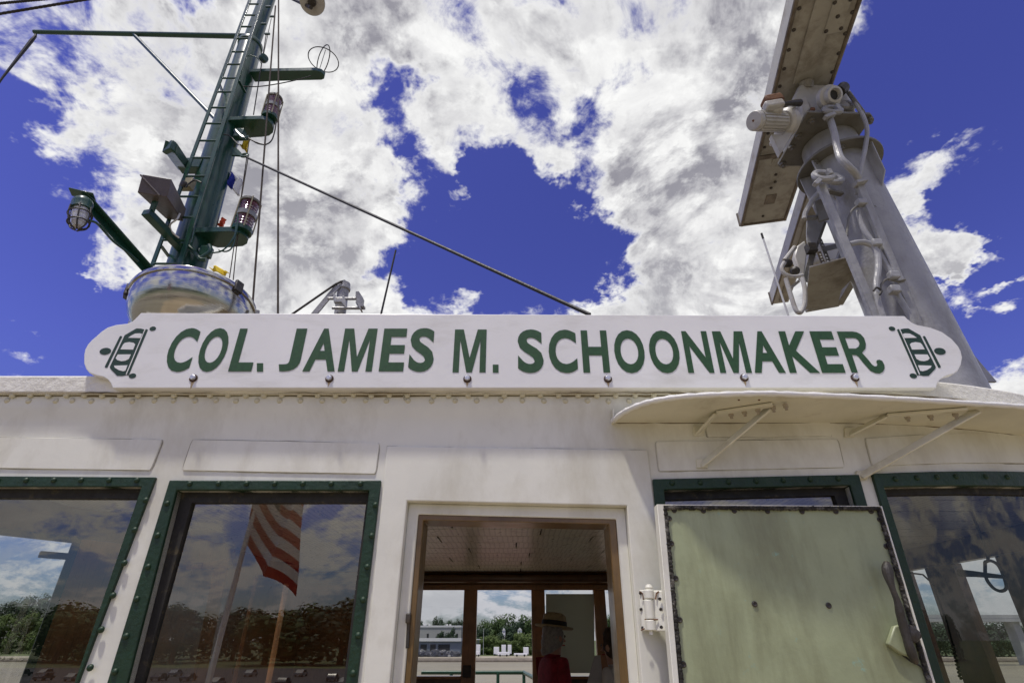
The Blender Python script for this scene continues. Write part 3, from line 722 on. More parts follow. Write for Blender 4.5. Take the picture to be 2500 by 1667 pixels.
# lever handle with its lock plate
hd = lambda x, y, d=0: A('W6', x, y, YD - .01 - d)
MB().prism([A('W6', x, y, YD + .005) for x, y in ((440, 1305), (482, 1185), (520, 1173), (560, 1180), (610, 1400), (540, 1375), (500, 1350))], (0, -.02, 0)).build('lock_plate', 'door_green', door, bevel=.004)
lev = smooth_path([hd(455, 750, .02), hd(465, 830, .025), hd(495, 930, .03), hd(530, 1020, .03), hd(550, 1110, .025), hd(575, 1200, .02), hd(600, 1290, .02), hd(630, 1380, .015), hd(655, 1435, .01)], 4)
rr = [.008, .013, .0155, .016, .0155, .014, .012, .010, .009, .0085, .009, .0095, .010, .011, .012, .0125, .0125, .0125, .013, .0135, .0135, .013, .0125, .012, .0125, .013, .0135, .0135, .013, .012, .011, .009, .007]
MB().tube(lev, rr[:len(lev)] + [.008] * max(0, len(lev) - len(rr)), 10).build('handle', 'iron_dark', door)
MB().lathe([(.026, 0), (.026, .02), (.020, .032), (.008, .036)], A('W6', 590, 1235, YD), (0, -1, 0), 14).build('handle_boss', 'iron_dark', door)
MB().tube([A('W6', 610, 1240, YD - .02), A('W6', 672, 1238, YD - .02)], .012, 10).build('latch', 'iron_dark', door)
MB().tube(smooth_path([A('W6', 560, 1375, YD), A('W6', 620, 1420, YD - .004), A('W6', 680, 1450, YD - .002), A('W6', 720, 1490, YD)], 5), .003, 6).build('wire', 'cable_black', door)
# hinge
hz = lambda x, y, Y=-.055: A('W3', x, y, Y)
hp = hz(1745, 1000); hr = .0165
hg = MB().lathe([(hr, 0), (hr, (hz(1745, 988) - hz(1745, 1045)).length)], hz(1741, 1045), (0, 0, 1), 16).build('hinge', 'wall_white', door, bevel=.003)
MB().lathe([(.0155, 0), (.0155, (hz(1748, 1052) - hz(1748, 1170)).length)], hz(1748, 1170), (0, 0, 1), 16).build('knuckle', 'wall_white', hg, bevel=.002)
MB().lathe([(hr, 0), (hr, (hz(1755, 1176) - hz(1755, 1240)).length)], hz(1754, 1240), (0, 0, 1), 16).build('knuckle', 'wall_white', hg, bevel=.002)
MB().lathe([(.010, 0), (.013, .006), (.009, .014), (.003, .016)], hz(1740, 987), (0, 0, 1), 12).build('pin_head', 'wall_white', hg)
MB().lathe([(.006, 0), (.006, .014)], hz(1754, 1268), (0, 0, 1), 10).build('pin_end', 'wall_white', hg)
MB().prism([hz(1678, 990, -.008), hz(1735, 990, -.03), hz(1745, 1240, -.03), hz(1688, 1245, -.008)], (0, -.008, 0)).build('hinge_leaf', 'wall_white', hg, bevel=.003)
MB().prism([hz(1755, 993, -.05), hz(1838, 993, -.07), hz(1862, 1246, -.07), hz(1765, 1246, -.05)], (0, -.008, 0)).build('hinge_leaf', 'wall_white', hg, bevel=.003)
for x, y in ((1686, 1010), (1690, 1110), (1700, 1225), (1805, 1045), (1812, 1110), (1815, 1220)):
    inst('screw', screw_me, hz(x, y, -.018 if x < 1740 else -.075), hg, scale=(.6, 1, .6))
for pts in (((1680, 998), (1700, 1012), (1704, 1050)), ((1800, 998), (1785, 1012), (1780, 1048)), ((1832, 1030), (1838, 1080), (1852, 1150), (1858, 1230)), ((1715, 1172), (1750, 1176), (1795, 1172)), ((1690, 1240), (1712, 1228))):
    MB().tube([hz(x, y, -.068 if x > 1740 else -.032) for x, y in pts], .0022, 5).build('rust_line', 'rust', hg)

# ------------------------------------------------------------------ inside the wheelhouse
YB = 4.1
ZCE = 2.20
MB().prism([(-2.2, .1, 0.0), (1.2, .1, 0.0), (3.05, .8, 0.0), (3.05, YB, 0.0), (-2.2, YB, 0.0)], (0, 0, .012)).build('interior_floor', 'floor_brown', house, smooth=0)
ceil = MB().prism([(x, y, ZCE + .014) for x, y in [(XL + .1, .075)] + [(x, warp(x) + .075) for x in xs[1:-1]] + [(3.1, YB), (-2.2, YB), (-2.2, 1.2)]], (0, 0, .05)).build('ceiling', 'gap_black', house, smooth=0)
bl = 1.05; rowh = .27
board_me = shared('ceiling_board', MB().box((0, 0, 0), (bl - .012, rowh - .014, .012)), 'ceiling_paint')
ridge = []
for j in range(14):
    y = .22 + rowh * (j + .5) - .05
    for i in range(7):
        x = -3.05 + bl * i + (bl * .5 if j % 2 else 0) + .11 * math.sin(j * 1.7)
        lo_, hi_ = max(x - bl / 2, -2.13 if y > 1.1 else -2.13 - .69 * (1.1 - y)), min(x + bl / 2, 3.05)
        if hi_ - lo_ < .15 or (hi_ > 1.2 and y - rowh / 2 < warp(hi_) + .08): continue
        inst('ceiling_board', board_me, ((lo_ + hi_) / 2, y, ZCE + .006), ceil, scale=((hi_ - lo_) / bl, 1, 1))
# back wall: wood rails and posts, glazed openings
BZ0, BZ1 = 1.28, 2.06
def bx(px, py=1500): return at(px, py, YB).x
posts = [(-2.2, bx(960)), (bx(1131), bx(1164)), (bx(1298), bx(1331)), (bx(1452), bx(1481)), (bx(1560), bx(1620)), (bx(1800), bx(1830)), (bx(2020), 3.1)]
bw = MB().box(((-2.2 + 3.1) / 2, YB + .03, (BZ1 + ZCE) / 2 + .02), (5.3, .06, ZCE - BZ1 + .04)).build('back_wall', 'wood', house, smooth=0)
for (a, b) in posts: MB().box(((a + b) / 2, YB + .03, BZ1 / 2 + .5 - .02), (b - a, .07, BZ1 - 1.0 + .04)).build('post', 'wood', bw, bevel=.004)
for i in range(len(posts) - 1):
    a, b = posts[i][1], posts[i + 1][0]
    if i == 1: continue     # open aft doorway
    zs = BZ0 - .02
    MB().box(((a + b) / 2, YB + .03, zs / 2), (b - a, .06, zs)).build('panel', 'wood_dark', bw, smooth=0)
    MB().box(((a + b) / 2, YB - .01, zs + .012), (b - a - .002, .13, .024)).build('sill', 'wood', bw, bevel=.004)
    MB().add([(a, YB + .03, BZ0), (b, YB + .03, BZ0), (b, YB + .03, BZ1), (a, YB + .03, BZ1)], [(0, 1, 2, 3)]).build('pane', 'clear_glass', bw, smooth=0)
MB().tube([(-2.2, YB - .12, ZCE - .06), (3.1, YB - .12, ZCE - .06)], .045, 12).build('pipe', 'wood_dark', house)
MB().box((.45, YB - .03, ZCE - .14), (5.2, .03, .05)).build('valance', 'wood', house, bevel=.004)
# board hung in the third opening
cb = [at(1333, 1449, YB - .04), at(1450, 1449, YB - .04), at(1452, 1642, YB - .04), at(1333, 1642, YB - .04)]
tag(MB().prism(cb, (0, .012, 0)).build('chart_board', 'sheet_board', smooth=0), 'plain grey board hung in the back window behind the people', 'board')
# door lock box on the aft post
MB().box(A('W4', 705, 1010, YB - .02), (.08, .03, .10)).build('lock_box', 'iron_dark', bw, bevel=.004)
# sides
def plank_wall(name, a, b, z0, z1, m, th=.06):
    return MB().beam(Vector((a[0], a[1], (z0 + z1) / 2)), Vector((b[0], b[1], (z0 + z1) / 2)), th, z1 - z0).build(name, m, house, smooth=0)
# left: angled corner with a side window, then straight aft
LA, LB, LC = Vector((-2.88, .06, 0)), Vector((-2.15, 1.115, 0)), Vector((-2.15, YB, 0))
def lw(t): return LA.lerp(LB, t)
def lt(px, py):
    """where a photo ray meets the angled corner wall"""
    d = ray(px, py); e = LB - LA
    # CAM + d*s = LA + e*t
    den = d.x * e.y - d.y * e.x
    wv_ = LA - CAM; s_ = (wv_.x * e.y - wv_.y * e.x) / den
    p = CAM + d * s_; return (p.x - LA.x) / e.x, p.z
tR, zR = lt(*V('W1', 378, 848)); tL, zL = .04, lt(*V('W1', 0, 805))[1]
ZW = (zR + zL) / 2
zlow = 1.05
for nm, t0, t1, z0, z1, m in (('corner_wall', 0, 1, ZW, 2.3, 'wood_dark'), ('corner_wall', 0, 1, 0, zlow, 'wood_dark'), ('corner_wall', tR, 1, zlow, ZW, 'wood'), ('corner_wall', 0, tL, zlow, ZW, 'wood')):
    a, b = lw(t0), lw(t1); MB().beam(Vector((a.x, a.y, (z0 + z1) / 2)), Vector((b.x, b.y, (z0 + z1) / 2)), .05, z1 - z0 - .002).build(nm, m, house, smooth=0)
a, b = lw(tL), lw(tR)
sw = MB().beam(Vector((a.x, a.y, ZW - .012)) + Vector((.04, -.03, 0)), Vector((b.x, b.y, ZW - .012)) + Vector((.04, -.03, 0)), .02, .03).build('side_window', 'frame_green', house)
MB().add([(a.x, a.y, zlow), (b.x, b.y, zlow), (b.x, b.y, ZW), (a.x, a.y, ZW)], [(0, 1, 2, 3)]).build('pane', 'clear_glass', sw, smooth=0)
MB().beam(Vector((b.x, b.y, zlow)) + Vector((.03, -.025, 0)), Vector((b.x, b.y, ZW)) + Vector((.03, -.025, 0)), .02, .035, up=(1, 1, 0)).build('stile', 'frame_green', sw)
MB().beam(Vector((b.x, b.y, ZW - .09)) + Vector((-.06, -.12, 0)), Vector((b.x, b.y, ZW - .09)) + Vector((.03, -.03, 0)), .03, .03).build('latch', 'iron_dark', sw, bevel=.004)
plank_wall('side_wall', LB, LC, 0, 1.2, 'wood'); plank_wall('side_wall', LB, LC, 2.05, 2.3, 'wood')
for (y0, y1) in ((LB.y, 2.80), (2.87, 3.45), (3.58, YB)):
    MB().box((-2.15, (y0 + y1) / 2, 1.625), (.06, y1 - y0, .848)).build('side_post', 'wood', house, smooth=0)
for (y0, y1) in ((2.80, 2.87), (3.45, 3.58)):
    MB().add([(-2.15, y0, 1.2), (-2.15, y1, 1.2), (-2.15, y1, 2.05), (-2.15, y0, 2.05)], [(0, 1, 2, 3)]).build('side_pane', 'clear_glass', house, smooth=0)
# light wood post seen through the second window
p0 = A('W2', 800, 760, 1.0); p1 = A('W2', 640, 1560, 1.0)
MB().prism([A('W2', 745, 800, 1.0), A('W2', 860, 715, 1.0), A('W2', 690, 1567, 1.0), A('W2', 600, 1567, 1.0)], (0, .05, 0)).build('inner_post', 'wood', house, bevel=.004)
MB().prism([A('W2', 560, 775, 1.02), A('W2', 850, 725, 1.02), A('W2', 770, 795, 1.02), A('W2', 560, 800, 1.02)], (0, .04, 0)).build('inner_rail', 'wood', house, bevel=.004)
# right: side wall with two panes
XS = 3.1
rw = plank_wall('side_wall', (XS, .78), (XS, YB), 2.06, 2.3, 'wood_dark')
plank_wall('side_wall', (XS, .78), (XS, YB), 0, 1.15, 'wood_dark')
def rs(px, py):
    d = ray(px, py); p = CAM + d * ((XS - CAM.x) / d.x); return p
ys = [rs(*V('W6', 1225, 735)).y, rs(*V('W6', 930, 765)).y, rs(*V('W6', 735, 785)).y, rs(*V('W6', 600, 790)).y]
for (y0, y1) in ((.78, ys[0]), (ys[1], ys[2]), (ys[3], YB)):
    MB().box((XS, (y0 + y1) / 2, 1.605), (.06, y1 - y0, .905)).build('side_post', 'wood_dark', house, smooth=0)
for (y0, y1) in ((ys[0], ys[1]), (ys[2], ys[3])):
    MB().add([(XS, y0, 1.15), (XS, y1, 1.15), (XS, y1, 2.06), (XS, y0, 2.06)], [(0, 1, 2, 3)]).build('side_pane', 'clear_glass', house, smooth=0)
# fittings hanging in the right window: microphone on a bracket with a loop handle, coiled cord
mic = thing('hand_microphone', A('W6', 1180, 760, 1.2), 'dark microphone on a short arm with a loop handle, hanging in the right window', 'microphone')
MB().tube([A('W6', 945, 825, 1.2), A('W6', 1040, 830, 1.2), A('W6', 1240, 850, 1.2)], [.020, .016, .010], 10).build('arm', 'iron_dark', mic)
MB().tube(smooth_path([A('W6', x, y, 1.2) for x, y in ((1120, 750), (1125, 850), (1165, 915), (1215, 945), (1258, 935), (1260, 890), (1215, 780), (1160, 742), (1120, 750))], 4), .0085, 8).build('loop_handle', 'iron_dark', mic)
MB().tube([A('W6', 1140, 745, 1.2), A('W6', 1140, 690, 1.2), Vector((A('W6', 1140, 690, 1.2).x, 1.2, ZCE))], .008, 8).build('stem', 'iron_dark', mic)
cord = [A('W6', 900 + 55 * t + 9 * math.sin(t * 60), 1300 + 240 * t, 1.3) for t in [i / 60 for i in range(61)]]
tag(MB().tube([A('W6', 620, 825, 1.3), A('W6', 700, 835, 1.3), A('W6', 770, 900, 1.3), A('W6', 860, 1150, 1.3)] + cord, .005, 6).build('coiled_cord', 'cable_black'), 'thin black coiled cord hanging inside the right window', 'cord')

# ------------------------------------------------------------------ name board
YS = -.072
def sp(k, x, y, d=0.0): return A(k, x, y, YS - d)
sl = [(428, 62), (410, 82), (395, 97), (375, 116), (340, 130), (270, 138), (215, 155), (175, 182), (150, 205), (115, 235), (90, 262), (72, 295), (65, 330), (65, 385), (78, 420), (100, 445), (140, 460), (190, 470), (220, 490), (236, 512), (247, 541)]
sr = [(1722, 609), (1732, 578), (1752, 548), (1800, 520), (1850, 506), (1880, 485), (1902, 440), (1910, 390), (1900, 345), (1880, 308), (1835, 257), (1765, 207), (1685, 176), (1585, 156), (1545, 138), (1515, 112), (1496, 92)]
outline = [sp('Z6', *p) for p in sl] + [sp('Z8', *p) for p in sr]
base = sp('Z7', 700, 610)
board = thing('name_board', base, 'long white ship name board with scalloped ends and green lettering above the doorway', 'sign')
MB().prism(outline, (0, .03, 0)).build('board', 'sign_white', board, bevel=.003, smooth=0)
# letters: built-in sans outline, fitted to each letter's own width and height
def glyph(ch):
    cu = bpy.data.curves.new('glyph', 'FONT'); cu.body = ch; cu.size = 1.0; cu.offset = 0.032; cu.resolution_u = 5; cu.extrude = 0.0
    o = bpy.data.objects.new('glyph', cu); COL.objects.link(o)
    dg = bpy.context.evaluated_depsgraph_get(); dg.update()
    me = bpy.data.meshes.new_from_object(o.evaluated_get(dg)); bpy.data.objects.remove(o); bpy.data.curves.remove(cu)
    return me
CACHE = {}
M_POLY = [(0, 0), (0, 1), (.28, 1), (.5, .33), (.72, 1), (1, 1), (1, 0), (.815, 0), (.815, .74), (.585, 0), (.415, 0), (.185, .74), (.185, 0)]
def letter(ch, k, cx, ymid, w, ytop, ybot, round_=False):
    """ch fitted: centre cx and width w at mid height, from ytop to ybot (view pixels)"""
    c = sp(k, cx, ymid); zt = sp(k, cx, ytop).z; zb = sp(k, cx, ybot).z
    wl = (sp(k, cx + w / 2, ymid) - sp(k, cx - w / 2, ymid)).length
    if ch == 'M':
        return MB().prism([Vector((c.x + (fx - .5) * wl, YS - .0016, zb + fy * (zt - zb))) for fx, fy in M_POLY], (0, .0012, 0)).build('letter', 'sign_green', board, smooth=0)
    if ch not in CACHE: CACHE[ch] = glyph(ch)
    src = CACHE[ch]; me = src.copy()
    xs_ = [v.co.x for v in src.vertices]; ys_ = [v.co.y for v in src.vertices]
    x0_, x1_, y0_, y1_ = min(xs_), max(xs_), min(ys_), max(ys_)
    ov = (zt - zb) * .012 if round_ else 0
    front = []
    for v in me.vertices:
        fx = (v.co.x - x0_) / (x1_ - x0_) - .5; fy = (v.co.y - y0_) / (y1_ - y0_)
        v.co = Vector((c.x + fx * wl, YS - .0016, zb - ov + fy * (zt - zb + 2 * ov))) - Vector(board['_o'])
    me.materials.clear(); me.materials.append(MATS['sign_green'])
    o = link('letter', me, None, board); return o
T6, B6 = 163, 436
for ch, cx, w, rd in (('C', 690, 168, 1), ('O', 892, 172, 1), ('L', 1096, 145, 0), ('J', 1396, 132, 0), ('A', 1588, 203, 0), ('M', 1814, 212, 0), ('E', 2040, 153, 0), ('S', 2222, 158, 1)):
    letter(ch, 'Z6', cx, 300, w, T6, B6, rd)
for ch, cx, w, rd in (('M', 433, 232, 0), ('S', 868, 184, 1), ('C', 1099, 202, 1), ('H', 1331, 188, 0), ('O', 1577, 216, 1), ('O', 1827, 214, 1), ('N', 2065, 184, 0)):
    letter(ch, 'Z7', cx, 347, w, 190 + 12 * (cx - 433) / 1630, 497 + 4 * (cx - 433) / 1630, rd)
for ch, cx, w, rd in (('M', 252, 222, 0), ('A', 492, 218, 0), ('K', 735, 214, 0), ('E', 938, 166, 0)):
    letter(ch, 'Z8', cx, 351, w, 203, 501, rd)
dot = lambda k, x0_, x1_, y0_, y1_: MB().prism([sp(k, x0_ + (x1_ - x0_) * 0, y1_, .0016), sp(k, x1_, y1_, .0016), sp(k, x1_ + .15 * 0, y0_, .0016), sp(k, x0_, y0_, .0016)], (0, .0012, 0)).build('letter', 'sign_green', board, smooth=0)
dot('Z6', 1168, 1208, 382, 436)
dot('Z7', 597, 638, 440, 498)
Rp = [(1008, 203), (1120, 203), (1150, 208), (1180, 222), (1205, 250), (1217, 290), (1215, 325), (1190, 356), (1230, 400), (1262, 440), (1280, 453), (1295, 452), (1300, 440), (1292, 420), (1298, 408), (1315, 405), (1335, 414), (1350, 442), (1352, 468), (1340, 492), (1318, 504), (1285, 502), (1250, 485), (1200, 430), (1165, 385), (1150, 374), (1118, 371), (1160, 498), (1115, 498)]
Rh = [(1068, 250), (1095, 325), (1145, 325), (1165, 312), (1172, 290), (1163, 266), (1145, 252), (1125, 250)]
# one outline with a bridge to the counter
ring_ = Rp[:1] + Rh + Rh[:1] + Rp[:1] + Rp[1:]
bmr = bmesh.new()
vo = [bmr.verts.new(sp('Z8', x, y, .0016) - Vector(board['_o'])) for x, y in Rp]; vh = [bmr.verts.new(sp('Z8', x, y, .0016) - Vector(board['_o'])) for x, y in Rh]
eo = [bmr.edges.new((vo[i], vo[(i + 1) % len(vo)])) for i in range(len(vo))] + [bmr.edges.new((vh[i], vh[(i + 1) % len(vh)])) for i in range(len(vh))]
bmesh.ops.triangle_fill(bmr, use_beauty=True, use_dissolve=False, edges=eo)
me = bpy.data.meshes.new('letter'); bmr.to_mesh(me); bmr.free(); link('letter', me, 'sign_green', board)
# end emblems, the left one mirrored
xl = min(p.x for p in outline); xr = max(p.x for p in outline)
def emb(pts, d, name, m, mirror):
    P_ = [sp('Z8', x, y, d) for x, y in pts]
    if mirror: P_ = [Vector((xl + xr - p.x, p.y, p.z)) for p in P_]
    return MB().prism(P_, (0, .0006, 0)).build(name, m, board, smooth=0)
def ell(cx, cy, rx, ry): return [(cx + rx * math.cos(a) + 0.3 * ry * math.sin(a), cy + ry * math.sin(a)) for a in [2 * math.pi * i / 20 for i in range(20)]]
for mir in (False, True):
    emb([(1440, 190), (1455, 185), (1601, 515), (1586, 519)], .0012, 'emblem_bar', 'emblem_green', mir)
    emb([(1626, 240), (1634, 234), (1643, 238), (1756, 456), (1750, 463), (1738, 463)], .0012, 'emblem_bar', 'emblem_green', mir)
    for e in ((1405, 183, 23, 16), (1749, 345, 41, 25), (1558, 521, 26, 18)): emb(ell(*e), .0012, 'emblem_dot', 'emblem_green', mir)
    emb([(1466, 188), (1490, 182), (1522, 181), (1608, 230), (1720, 458), (1712, 475), (1668, 521), (1630, 522), (1605, 516)], .0012, 'emblem_body', 'emblem_green', mir)
    for h in ([(1482, 221), (1500, 216), (1532, 218), (1560, 232), (1583, 248), (1494, 250)], [(1533, 295), (1545, 284), (1575, 279), (1607, 284), (1620, 296), (1640, 331), (1549, 333)],
              [(1566, 367), (1660, 368), (1676, 395), (1664, 408), (1635, 416), (1605, 412), (1582, 400)], [(1592, 445), (1689, 448), (1684, 462), (1655, 480), (1625, 488), (1608, 484)],
              [(1462, 196), (1468, 196), (1606, 510), (1599, 510)]):
        emb(h, .0020, 'emblem_gap', 'sign_white', mir)
# bolts with rust rings and drips
washer = shared('washer', MB().lathe([(.0165, 0), (.0165, .003), (.012, .005)], (0, 0, 0), (0, -1, 0), 14), 'rust_dark')
head = shared('bolt_head', MB().lathe([(.0115, .003), (.0115, .012), (.009, .014), (.003, .0145)], (0, 0, 0), (0, -1, 0), 6), 'bolt_steel', 20)
for k, x, y in (('Z6', 765, 480), ('Z6', 1632, 483), ('Z7', 415, 545), ('Z7', 1423, 545), ('Z8', 343, 537), ('Z8', 1137, 537)):
    b_ = inst('bolt', washer, sp(k, x, y), board)
    inst('bolt_head', head, sp(k, x - 1, y - 2), b_).location = Vector((0, 0, .001))
    c = sp(k, x, y, .0008); s_ = random.uniform(.8, 1.3)
    MB().prism([c + Vector((-.007, 0, -.010)), c + Vector((.007, 0, -.010)), c + Vector((.003, 0, -.028 * s_)), c + Vector((0, 0, -.038 * s_))], (0, .0008, 0)).build('rust_drip', 'rust_stain', board, smooth=0)

# ------------------------------------------------------------------ signal mast
YM = 2.0
m_b, m_c, m_t = at(455, 653, YM), at(611, 113, YM), at(668, -45, YM)
ax = (m_b - m_c).normalized(); foot_ = m_b + ax * ((m_b.z - 2.5) / -ax.z)
mast = thing('signal_mast', foot_, 'tall green tubular signal mast with ladder, lamp platforms and spar', 'mast')
MB().tube([foot_, m_b, m_b.lerp(m_c, .5), m_c - (m_c - m_b).normalized() * .05, m_c], [.172, .160, .146, .130, .118], 28).build('pole', 'mast_green', mast)
MB().tube([m_c, m_t, m_t + (m_t - m_c) * .6], [.100, .092, .080], 24).build('topmast', 'mast_green', mast)
cdir = (m_t - m_c).normalized()
MB().lathe([(.128, -.03), (.140, -.02), (.142, .02), (.125, .05), (.105, .065)], m_c, cdir, 24).build('collar', 'mast_green', mast)
# ladder in front of the mast
YLd = 1.72
left_s = [(Z[0], Z[1]) for Z in (V('Z1', 728, 1272), V('Z1', 1205, -25))]
right_s = [V('Z3', 972, 1150), V('Z3', 1100, 700), V('Z2', 1015, 1100), V('Z2', 1345, -40)]
MB().beam(at(*left_s[0], YLd), at(*left_s[1], YLd), .034, .016, up=(0, 1, 0)).build('ladder_rail', 'mast_green', mast, bevel=.003)
rp = [at(*p, YLd) for p in right_s]
MB().beam(rp[0], rp[3], .040, .018, up=(0, 1, 0)).build('ladder_rail', 'mast_green', mast, bevel=.003)
def on_line(a, b, z): t = (z - a.z) / (b.z - a.z); return a.lerp(b, t)
La, Lb = at(*left_s[0], YLd), at(*left_s[1], YLd)
for (x, y) in ((850, 1262), (890, 1149), (915, 1041), (950, 941), (975, 844), (1005, 756), (1035, 674), (1065, 592), (1090, 516), (1115, 441), (1133, 375), (1155, 309), (1175, 249), (1190, 186), (1215, 129), (1232, 74), (1250, 21)):
    z = A('Z1', x, y, YLd).z
    MB().tube([on_line(La, Lb, z), on_line(rp[0], rp[3], z)], .0105, 8).build('rung', 'mast_green', mast)
for (a, b, y2) in (((Z := V('Z2', 920, 800)), V('Z2', 962, 905), 2.0), (V('Z2', 1108, 775), V('Z2', 1172, 890), 1.9), (V('Z3', 828, 955), V('Z3', 908, 1062), 1.95), (V('Z3', 1010, 930), V('Z3', 1000, 1000), 1.85)):
    MB().beam(at(*a, YLd), at(*b, y2), .03, .012, up=(0, 0, 1)).build('ladder_bracket', 'mast_green', mast, bevel=.002)
# platforms
def shelf(k, ref, Yf, poly, th, name='platform', lip=None, m='mast_green'):
    z = A(k, *ref, Yf).z
    P_ = [AZ(k, x, y, z) for x, y in poly]
    return MB().prism(P_, (0, 0, th)).build(name, m, mast, bevel=.004), z
pt, z_t = shelf('Z2', (1500, 680), 1.90, [(1205, 688), (1500, 682), (1840, 676), (1895, 690), (1932, 725), (1925, 758), (1900, 768), (1500, 778), (1262, 788)], .055)
pm_, z_m = shelf('Z2', (1200, 1145), 1.86, [(1005, 1150), (1200, 1143), (1320, 1140), (1385, 1155), (1425, 1190), (1442, 1230), (1435, 1275), (1400, 1302), (1330, 1314), (1220, 1320), (1150, 1300), (1040, 1205)], .055)
pl_, z_l = shelf('Z3', (1300, 840), 1.84, [(1112, 842), (1300, 838), (1400, 836), (1480, 846), (1530, 875), (1553, 905), (1545, 940), (1510, 960), (1400, 970), (1300, 972), (1215, 945), (1130, 885)], .06)
# brackets under the platforms
for (k, a, b, z) in (('Z2', (1080, 1240), (1100, 1330), z_m), ('Z3', (1165, 925), (1150, 1020), z_l)):
    MB().beam(AZ(k, *a, z) + Vector((0, 0, -.002)), A(k, *b, 1.88), .05, .012, up=(1, 0, 0)).build('gusset', 'mast_green', mast, bevel=.002)
for (k, pts) in (('Z2', [(1075, 1250), (1120, 1300), (1170, 1330), (1210, 1310)]), ('Z3', [(1140, 1070), (1190, 1040), (1240, 1000), (1230, 950)]), ('Z3', [(1060, 960), (1110, 1010), (1160, 1065), (1205, 1070)])):
    MB().tube(smooth_path([A(k, x, y, 1.82) for x, y in pts], 4), .020, 9).build('cable_gland', 'mast_green', mast)
MB().box(A('Z3', 1205, 1010, 1.84), (.09, .07, .11)).build('junction_box', 'mast_green', mast, bevel=.008)
MB().box(A('Z2', 1120, 1290, 1.84), (.09, .07, .12)).build('junction_box', 'mast_green', mast, bevel=.008)
MB().lathe([(.05, -.02), (.052, .01), (.047, .03), (.03, .035)], A('Z2', 1345, 562, 1.92), (.8, -.6, -.1), 18).build('round_lamp', 'mast_green', mast)
# masthead lamps: two lens tiers, cage bars, back plate (things standing on the platforms)
def nav_lamp(k, base, top, half, Yl, label):
    b0 = A(k, *base, Yl); t0 = A(k, *top, Yl); d = t0 - b0; d = Vector((0, 0, 1)) * d.length
    r = wid(half * VIEW[k][2], b0)
    t = thing('navigation_lamp', b0, label, 'lamp', 'masthead lamps')
    L = d.length; up = Vector((0, 0, 1)); d = (t0 - b0).normalized()
    def tier(h0, h1, m, rr, nm, ribs=0):
        prof_ = []
        nn = 8 if ribs else 1
        for i in range(nn + 1):
            h = h0 + (h1 - h0) * i / nn; prof_.append((rr * (1.0 if not ribs or i % 2 else .93), h))
        MB().lathe(prof_, b0, d, 20).build(nm, m, t)
    tier(-.02, L * .06, 'mast_green', r * 1.08, 'lamp_base')
    tier(L * .06, L * .44, 'lens_red', r * .94, 'lens', 1)
    tier(L * .44, L * .58, 'lens_band', r * 1.03, 'middle_band')
    tier(L * .58, L * .93, 'lens_red', r * .94, 'lens', 1)
    tier(L * .93, L * 1.0, 'flange_grey', r * 1.06, 'cap')
    for a in (0, 90, 180, 270):
        o_ = Vector((math.cos(R(a + 35)), math.sin(R(a + 35)), 0)) * r * 1.1
        MB().tube([b0 + o_, b0 + d * L * 1.02 + o_], .006, 6).build('cage_bar', 'junction', t)
    o_ = Vector((-r * 1.25, .02, 0))
    MB().beam(b0 + o_, b0 + d * L * 1.12 + o_, .035, .02, up=(1, 0, 0)).build('back_plate', 'mast_green', t, bevel=.003)
    MB().lathe([(.012, 0), (.014, .02), (.006, .035)], b0 + d * L, d, 8).build('finial', 'junction', t)
nav_lamp('Z2', (1405, 1128), (1458, 945), 68, 1.92, 'red glass masthead lamp on the upper green platform')
nav_lamp('Z3', (1500, 832), (1578, 592), 76, 1.90, 'larger red glass masthead lamp on the lower green platform')
# lamp leads
def lead(k, pts, Yl, r=.007, m='cable_black', parent=mast):
    return MB().tube(smooth_path([A(k, x, y, Yl) for x, y in pts], 5), r, 7).build('cable', m, parent)
lead('Z2', [(1205, 1330), (1280, 1365), (1360, 1385), (1420, 1350), (1450, 1270), (1468, 1170)], 1.8)
lead('Z2', [(1200, 1320), (1290, 1375), (1370, 1388)], 1.81)
lead('Z3', [(1255, 1015), (1330, 1000), (1400, 940), (1450, 850), (1468, 740), (1465, 690)], 1.78, m='mast_green')
lead('Z3', [(1310, 990), (1370, 1003), (1420, 970), (1445, 880), (1455, 760)], 1.79, m='mast_green')
lead('Z2', [(1130, 830), (1300, 830), (1480, 805), (1650, 770), (1800, 730)], 1.85, .006)
lead('Z2', [(1185, 540), (1230, 535), (1290, 560), (1325, 610)], 1.84, .006, 'mast_green')
lead('Z2', [(965, 1290), (1020, 1300), (1070, 1350), (1110, 1390)], 1.80, .006)
lead('Z3', [(1245, 330), (1190, 500), (1130, 740), (1085, 930)], 1.80, .007, 'mast_green')
# small lugs on the topmast
for (x, y, w_) in ((1390, 66, 40), (1345, 230, 45), (1430, 160, 34), (1380, 327, 42)):
    p = A('Z2', x, y, 1.9); MB().beam(p + Vector((-.03, 0, 0)), p + Vector((.035, 0, 0)), .02, .025).build('lug', 'mast_green', mast, bevel=.003)
# loop antenna at the platform tip
lc = A('Z2', 1920, 575, 1.95); lr = wid(138 * .2551, lc)
loop_a = thing('loop_antenna', AZ('Z2', 1895, 660, z_t + .055), 'small crossed-ring loop antenna at the tip of the top platform', 'antenna')
def circle(c, u, w, r, n=36): return [c + (u * math.cos(2 * math.pi * i / n) + w * math.sin(2 * math.pi * i / n)) * r for i in range(n + 1)]
MB().tube(circle(lc, Vector((1, .15, 0)).normalized(), Vector((-.12, 1, .1)).normalized(), lr), .006, 6).build('ring', 'cable_black', loop_a)
MB().tube(circle(lc, Vector((.40, -.5, .77)).normalized(), Vector((-.1, .8, .58)).normalized(), lr), .006, 6).build('ring', 'cable_black', loop_a)
MB().tube([A('Z2', 1885, 655, 1.95), A('Z2', 1940, 480, 1.95)], .004, 5).build('rod', 'cable_black', loop_a)
